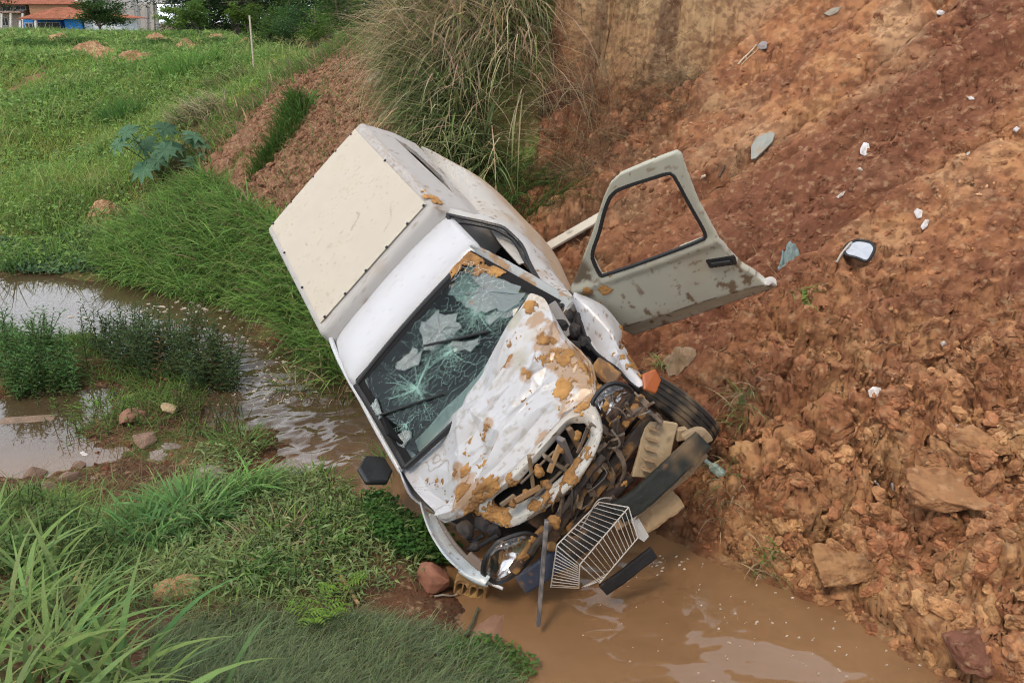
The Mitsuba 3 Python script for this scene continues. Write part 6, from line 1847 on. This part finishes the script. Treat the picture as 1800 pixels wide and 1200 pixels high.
tree(620, 19, 1.8, .7, .75, .8, 3000, .09, (.085, .16, .045), 'feathery green shrub at the top of the scree', 'shrub', 'shrub', .04, 13, clumps=24)
tree(655, 15, 1.7, .7, .8, .6, 3600, .075, (.075, .14, .04), 'feathery dark shrub above the weathered boards', 'shrub', 'shrub', .04, 14, clumps=26)
tree(715, 14, 2.6, .8, 1.1, 1.1, 3200, .075, (.095, .165, .05), 'green shrub above the hanging grass', 'shrub', 'shrub', .04, 15, clumps=24)
for i, (a, b, y) in enumerate([(30, 66, 34), (75, 68, 33), (120, 66, 35), (250, 68, 34), (290, 72, 32), (390, 78, 30)]):
    tree(a, y, .5, 1.2, .18, .2, 900, .12, (.085, .16, .05), ['low leafy bush at the far left of the meadow top', 'low leafy bush, second from the far left of the meadow top', 'low bush in front of the blue wall', 'low bush below the concrete wall', 'low bush below the sapling at the meadow top', 'low bush below the dark tree row'][i], 'low_bush', 'bush', .02, 20 + i, clumps=14)
tree(1, 118, 9, 4, 3, 6.5, 1600, .5, (.06, .09, .045), 'dark tree behind the red-roofed houses', seed=31, trunk=.3)

P = spread(shapely.Polygon([(-22, 58), (-2, 50), (4, 60), (-20, 66)]), 22000)
P[:, 2] += rng.random(len(P)) ** 1.2 * (2.0 + 2.8 * f3(P[:, 0] * .35, P[:, 1] * .2, 0, 3, 501))
m, c = leafset(P, np.column_stack([rng.normal(size=(len(P), 2)), rng.uniform(-.6, .5, len(P))]), rng.uniform(.25, .45, len(P)), rng.uniform(.12, .2, len(P)), vary((.045, .08, .036), len(P), .4))
add('thicket', m, 'leaf_material', smooth=False, color=c, label='dark thicket closing the gaps under the tree row', kind='stuff')

# houses
scene['render_wall'] = principled(VC, 0.8, specular=.2)


def block(name, parent, px0, px1, pyt, pyb, y, depth, col, seed=0):
    a, b = at_y(px0, pyt, y), at_y(px1, pyb, y)
    m = trimesh.creation.box((b[0] - a[0], depth, a[2] - b[2]))
    m.apply_translation(((a[0] + b[0]) / 2, y + depth / 2, (a[2] + b[2]) / 2))
    m = man(m).refine_to_length(.8).to_mesh()
    v = np.asarray(m.vert_properties[:, :3], float)
    c = np.asarray(col) * (.85 + .3 * meshkit.fbm(v * .7, 3, seed))[:, None]
    return add(name, TM(v, m.tri_verts), 'render_wall', parent, smooth=False, color=np.clip(c, 0, .9))


def tiled_roof(parent, px0, px1, pye, pyr, rx0, rx1, y, depth, col=(.29, .11, .068), seed=0, over=.5):
    """A hipped roof of wavy clay tiles from its eaves line to its ridge."""
    a, b, r0, r1 = at_y(px0, pye, y - over), at_y(px1, pye, y - over), at_y(rx0, pyr, y + depth / 2), at_y(rx1, pyr, y + depth / 2)
    c, d = a + [0, depth + 2 * over, 0], b + [0, depth + 2 * over, 0]
    out = []
    for e0, e1, t0, t1 in ((a, b, r0, r1), (d, c, r1, r0), (c, a, r0, r0 + [1e-3, 0, 0]), (b, d, r1, r1 + [1e-3, 0, 0])):
        w = np.linalg.norm(e1 - e0)
        u, v = np.meshgrid(np.linspace(0, 1, max(8, int(w / .07))), np.linspace(0, 1, 28), indexing='ij')
        e, t = e0 + u[..., None] * (e1 - e0), t0 + u[..., None] * (t1 - t0)
        G = e + v[..., None] * (t - e)
        G[..., 2] += .05 * np.abs(np.sin(u * w / .24 * np.pi)) * (1 - v) ** .3 + .03 * ((v * 14) % 1 < .5)
        out.append(sheet(G, .08, toward=(0, 0, 1e4))[0])
    m = cat_meshes(out)
    cc = np.asarray(col) * (.6 + .8 * meshkit.fbm(np.asarray(m.vertices) * [1.5, 1.5, 3], 4, seed))[:, None]
    return add('roof', m, 'render_wall', parent, smooth=False, color=np.clip(cc, 0, .9))


def opening(parent, px0, px1, pyt, pyb, y, col=(.03, .032, .035), name='window', fr=(.5, .5, .5), n=2):
    a, b = at_y(px0, pyt, y - .03), at_y(px1, pyb, y - .03)
    w, h, c = b[0] - a[0], a[2] - b[2], (a + b) / 2
    m = trimesh.creation.box((w, .05, h))
    m.apply_translation(c)
    k = add(name, m, 'black_plastic', parent)
    fs = []
    for q in np.linspace(-.5, .5, n + 1):
        x = trimesh.creation.box((.09, .10, h + .1))
        x.apply_translation(c + [q * w, -.03, 0])
        fs.append(x)
    for q in (-.5, .5):
        x = trimesh.creation.box((w - .1, .098, .09))
        x.apply_translation(c + [0, -.03, q * h])
        fs.append(x)
    m = cat_meshes(fs)
    add('frame', m, 'plain', k, color=np.tile(fr, (len(m.vertices), 1)))


HB = thing('brick_house', 'two-storey house with red tiled roof and bare brick wall', 'house')
block('wall', HB, 50, 128, 8, 62, 150, 9, (.34, .185, .11), 1)
block('wall', HB, -30, 49.8, 9, 62, 152, 7, (.42, .36, .32), 2)
tiled_roof(HB, -45, 134, 8, -9, 20, 70, 150, 9, seed=3)
opening(HB, 4, 20, 12, 19, 152)
opening(HB, 27, 46, 11, 18, 152)
opening(HB, 2, 16, 32, 45, 152)
m = bar(at_y(-40, 22, 151), at_y(42, 22, 151), 2.2, .25, (0, 0, 1), .05)
add('balcony', m, 'plain', HB, color=np.tile((.34, .22, .18), (len(m.vertices), 1)))
for a in (3, 19, 40):
    m = bar(at_y(a, 60, 149.6), at_y(a, 24, 149.6), .3, .3, (0, 1, 0), .02)
    add('column', m, 'plain', HB, color=np.tile((.6, .58, .55), (len(m.vertices), 1)))
BH = thing('blue_house', 'low house with bright blue walls and hipped terracotta roof', 'house')
block('wall', BH, 112, 146, 32, 64, 130, 6, (.03, .21, .60), 4)
block('wall', BH, 40, 111.8, 35, 64, 133, 4, (.04, .19, .50), 5)
block('wall', BH, 146.2, 214, 33, 64, 130.4, 6, (.55, .62, .66), 6)
tiled_roof(BH, 30, 150, 33.5, 13.5, 98, 122, 130, 6, (.32, .125, .075), 7, 1.0)
tiled_roof(BH, 176, 226, 32, 24, 190, 200, 130.4, 6, (.36, .13, .08), 8, .5)
opening(BH, 44, 60, 41, 57, 133)
opening(BH, 66, 108, 40, 57, 133, n=3)
for a in (36, 63):
    m = bar(at_y(a, 62, 129.4), at_y(a, 36, 129.4), .32, .32, (0, 1, 0), .03)
    add('column', m, 'plain', BH, color=np.tile((.62, .63, .64), (len(m.vertices), 1)))
GB = thing('grey_building', 'tall pale grey unfinished building behind the small tree', 'building')
block('wall', GB, 134, 238, -12, 62, 165, 12, (.42, .41, .40), 9)
block('parapet', GB, 240, 290, -12, 6, 168, 8, (.60, .61, .62), 10)
opening(GB, 138, 144, 8, 15, 165, n=1)
opening(GB, 239, 244, 0, 8, 165, n=1)
m = bar(at_y(134, 16, 164.7), at_y(238, 16, 164.7), .1, .2, (0, 0, 1), .02)
add('ledge', m, 'plain', GB, color=np.tile((.36, .35, .34), (len(m.vertices), 1)))
CW = thing('concrete_wall', 'stepped concrete block wall beside the dark trees', 'wall')
block('wall', CW, 214, 242, 15, 62, 150, .4, (.36, .345, .325), 11)
block('wall', CW, 242.2, 276, 6, 62, 150, .4, (.39, .375, .35), 12)
for a in (241, 258):
    m = bar(at_y(a, 60, 149.7), at_y(a, 8, 149.7), .25, .25, (0, 1, 0), .02)
    add('pillar', m, 'plain', CW, color=np.tile((.3, .29, .28), (len(m.vertices), 1)))
LP = thing('utility_pole', 'thin dark pole leaning by the concrete wall', 'pole')
m = tube([at_y(273, 60, 120), at_y(269, -20, 120)], .12, 7)
add('shaft', m, 'plain', LP, smooth=True, color=np.tile((.16, .14, .12), (len(m.vertices), 1)))
m = bar(at_y(266, 3, 119.8), at_y(274, 3, 119.8), .1, .1)
add('crossarm', m, 'plain', LP, color=np.tile((.16, .14, .12), (len(m.vertices), 1)))
FN = thing('low_white_wall', 'low white boundary wall along the far edge of the meadow', 'wall')
block('wall', FN, -40, 112, 58.6, 66, 118, .2, (.55, .57, .56), 13)
PW = thing('picket_fence', 'grey paling fence in front of the brick house', 'fence')
for i, a in enumerate(np.linspace(-6, 34, 17)):
    m = bar(at_y(a, 62, 124), at_y(a, 49 + (i % 3), 124), .34, .06, (0, 1, 0), .01)
    add('paling', m, 'plain', PW, color=np.tile((.27, .245, .21), (len(m.vertices), 1)) * (.8 + .05 * (i % 7)))
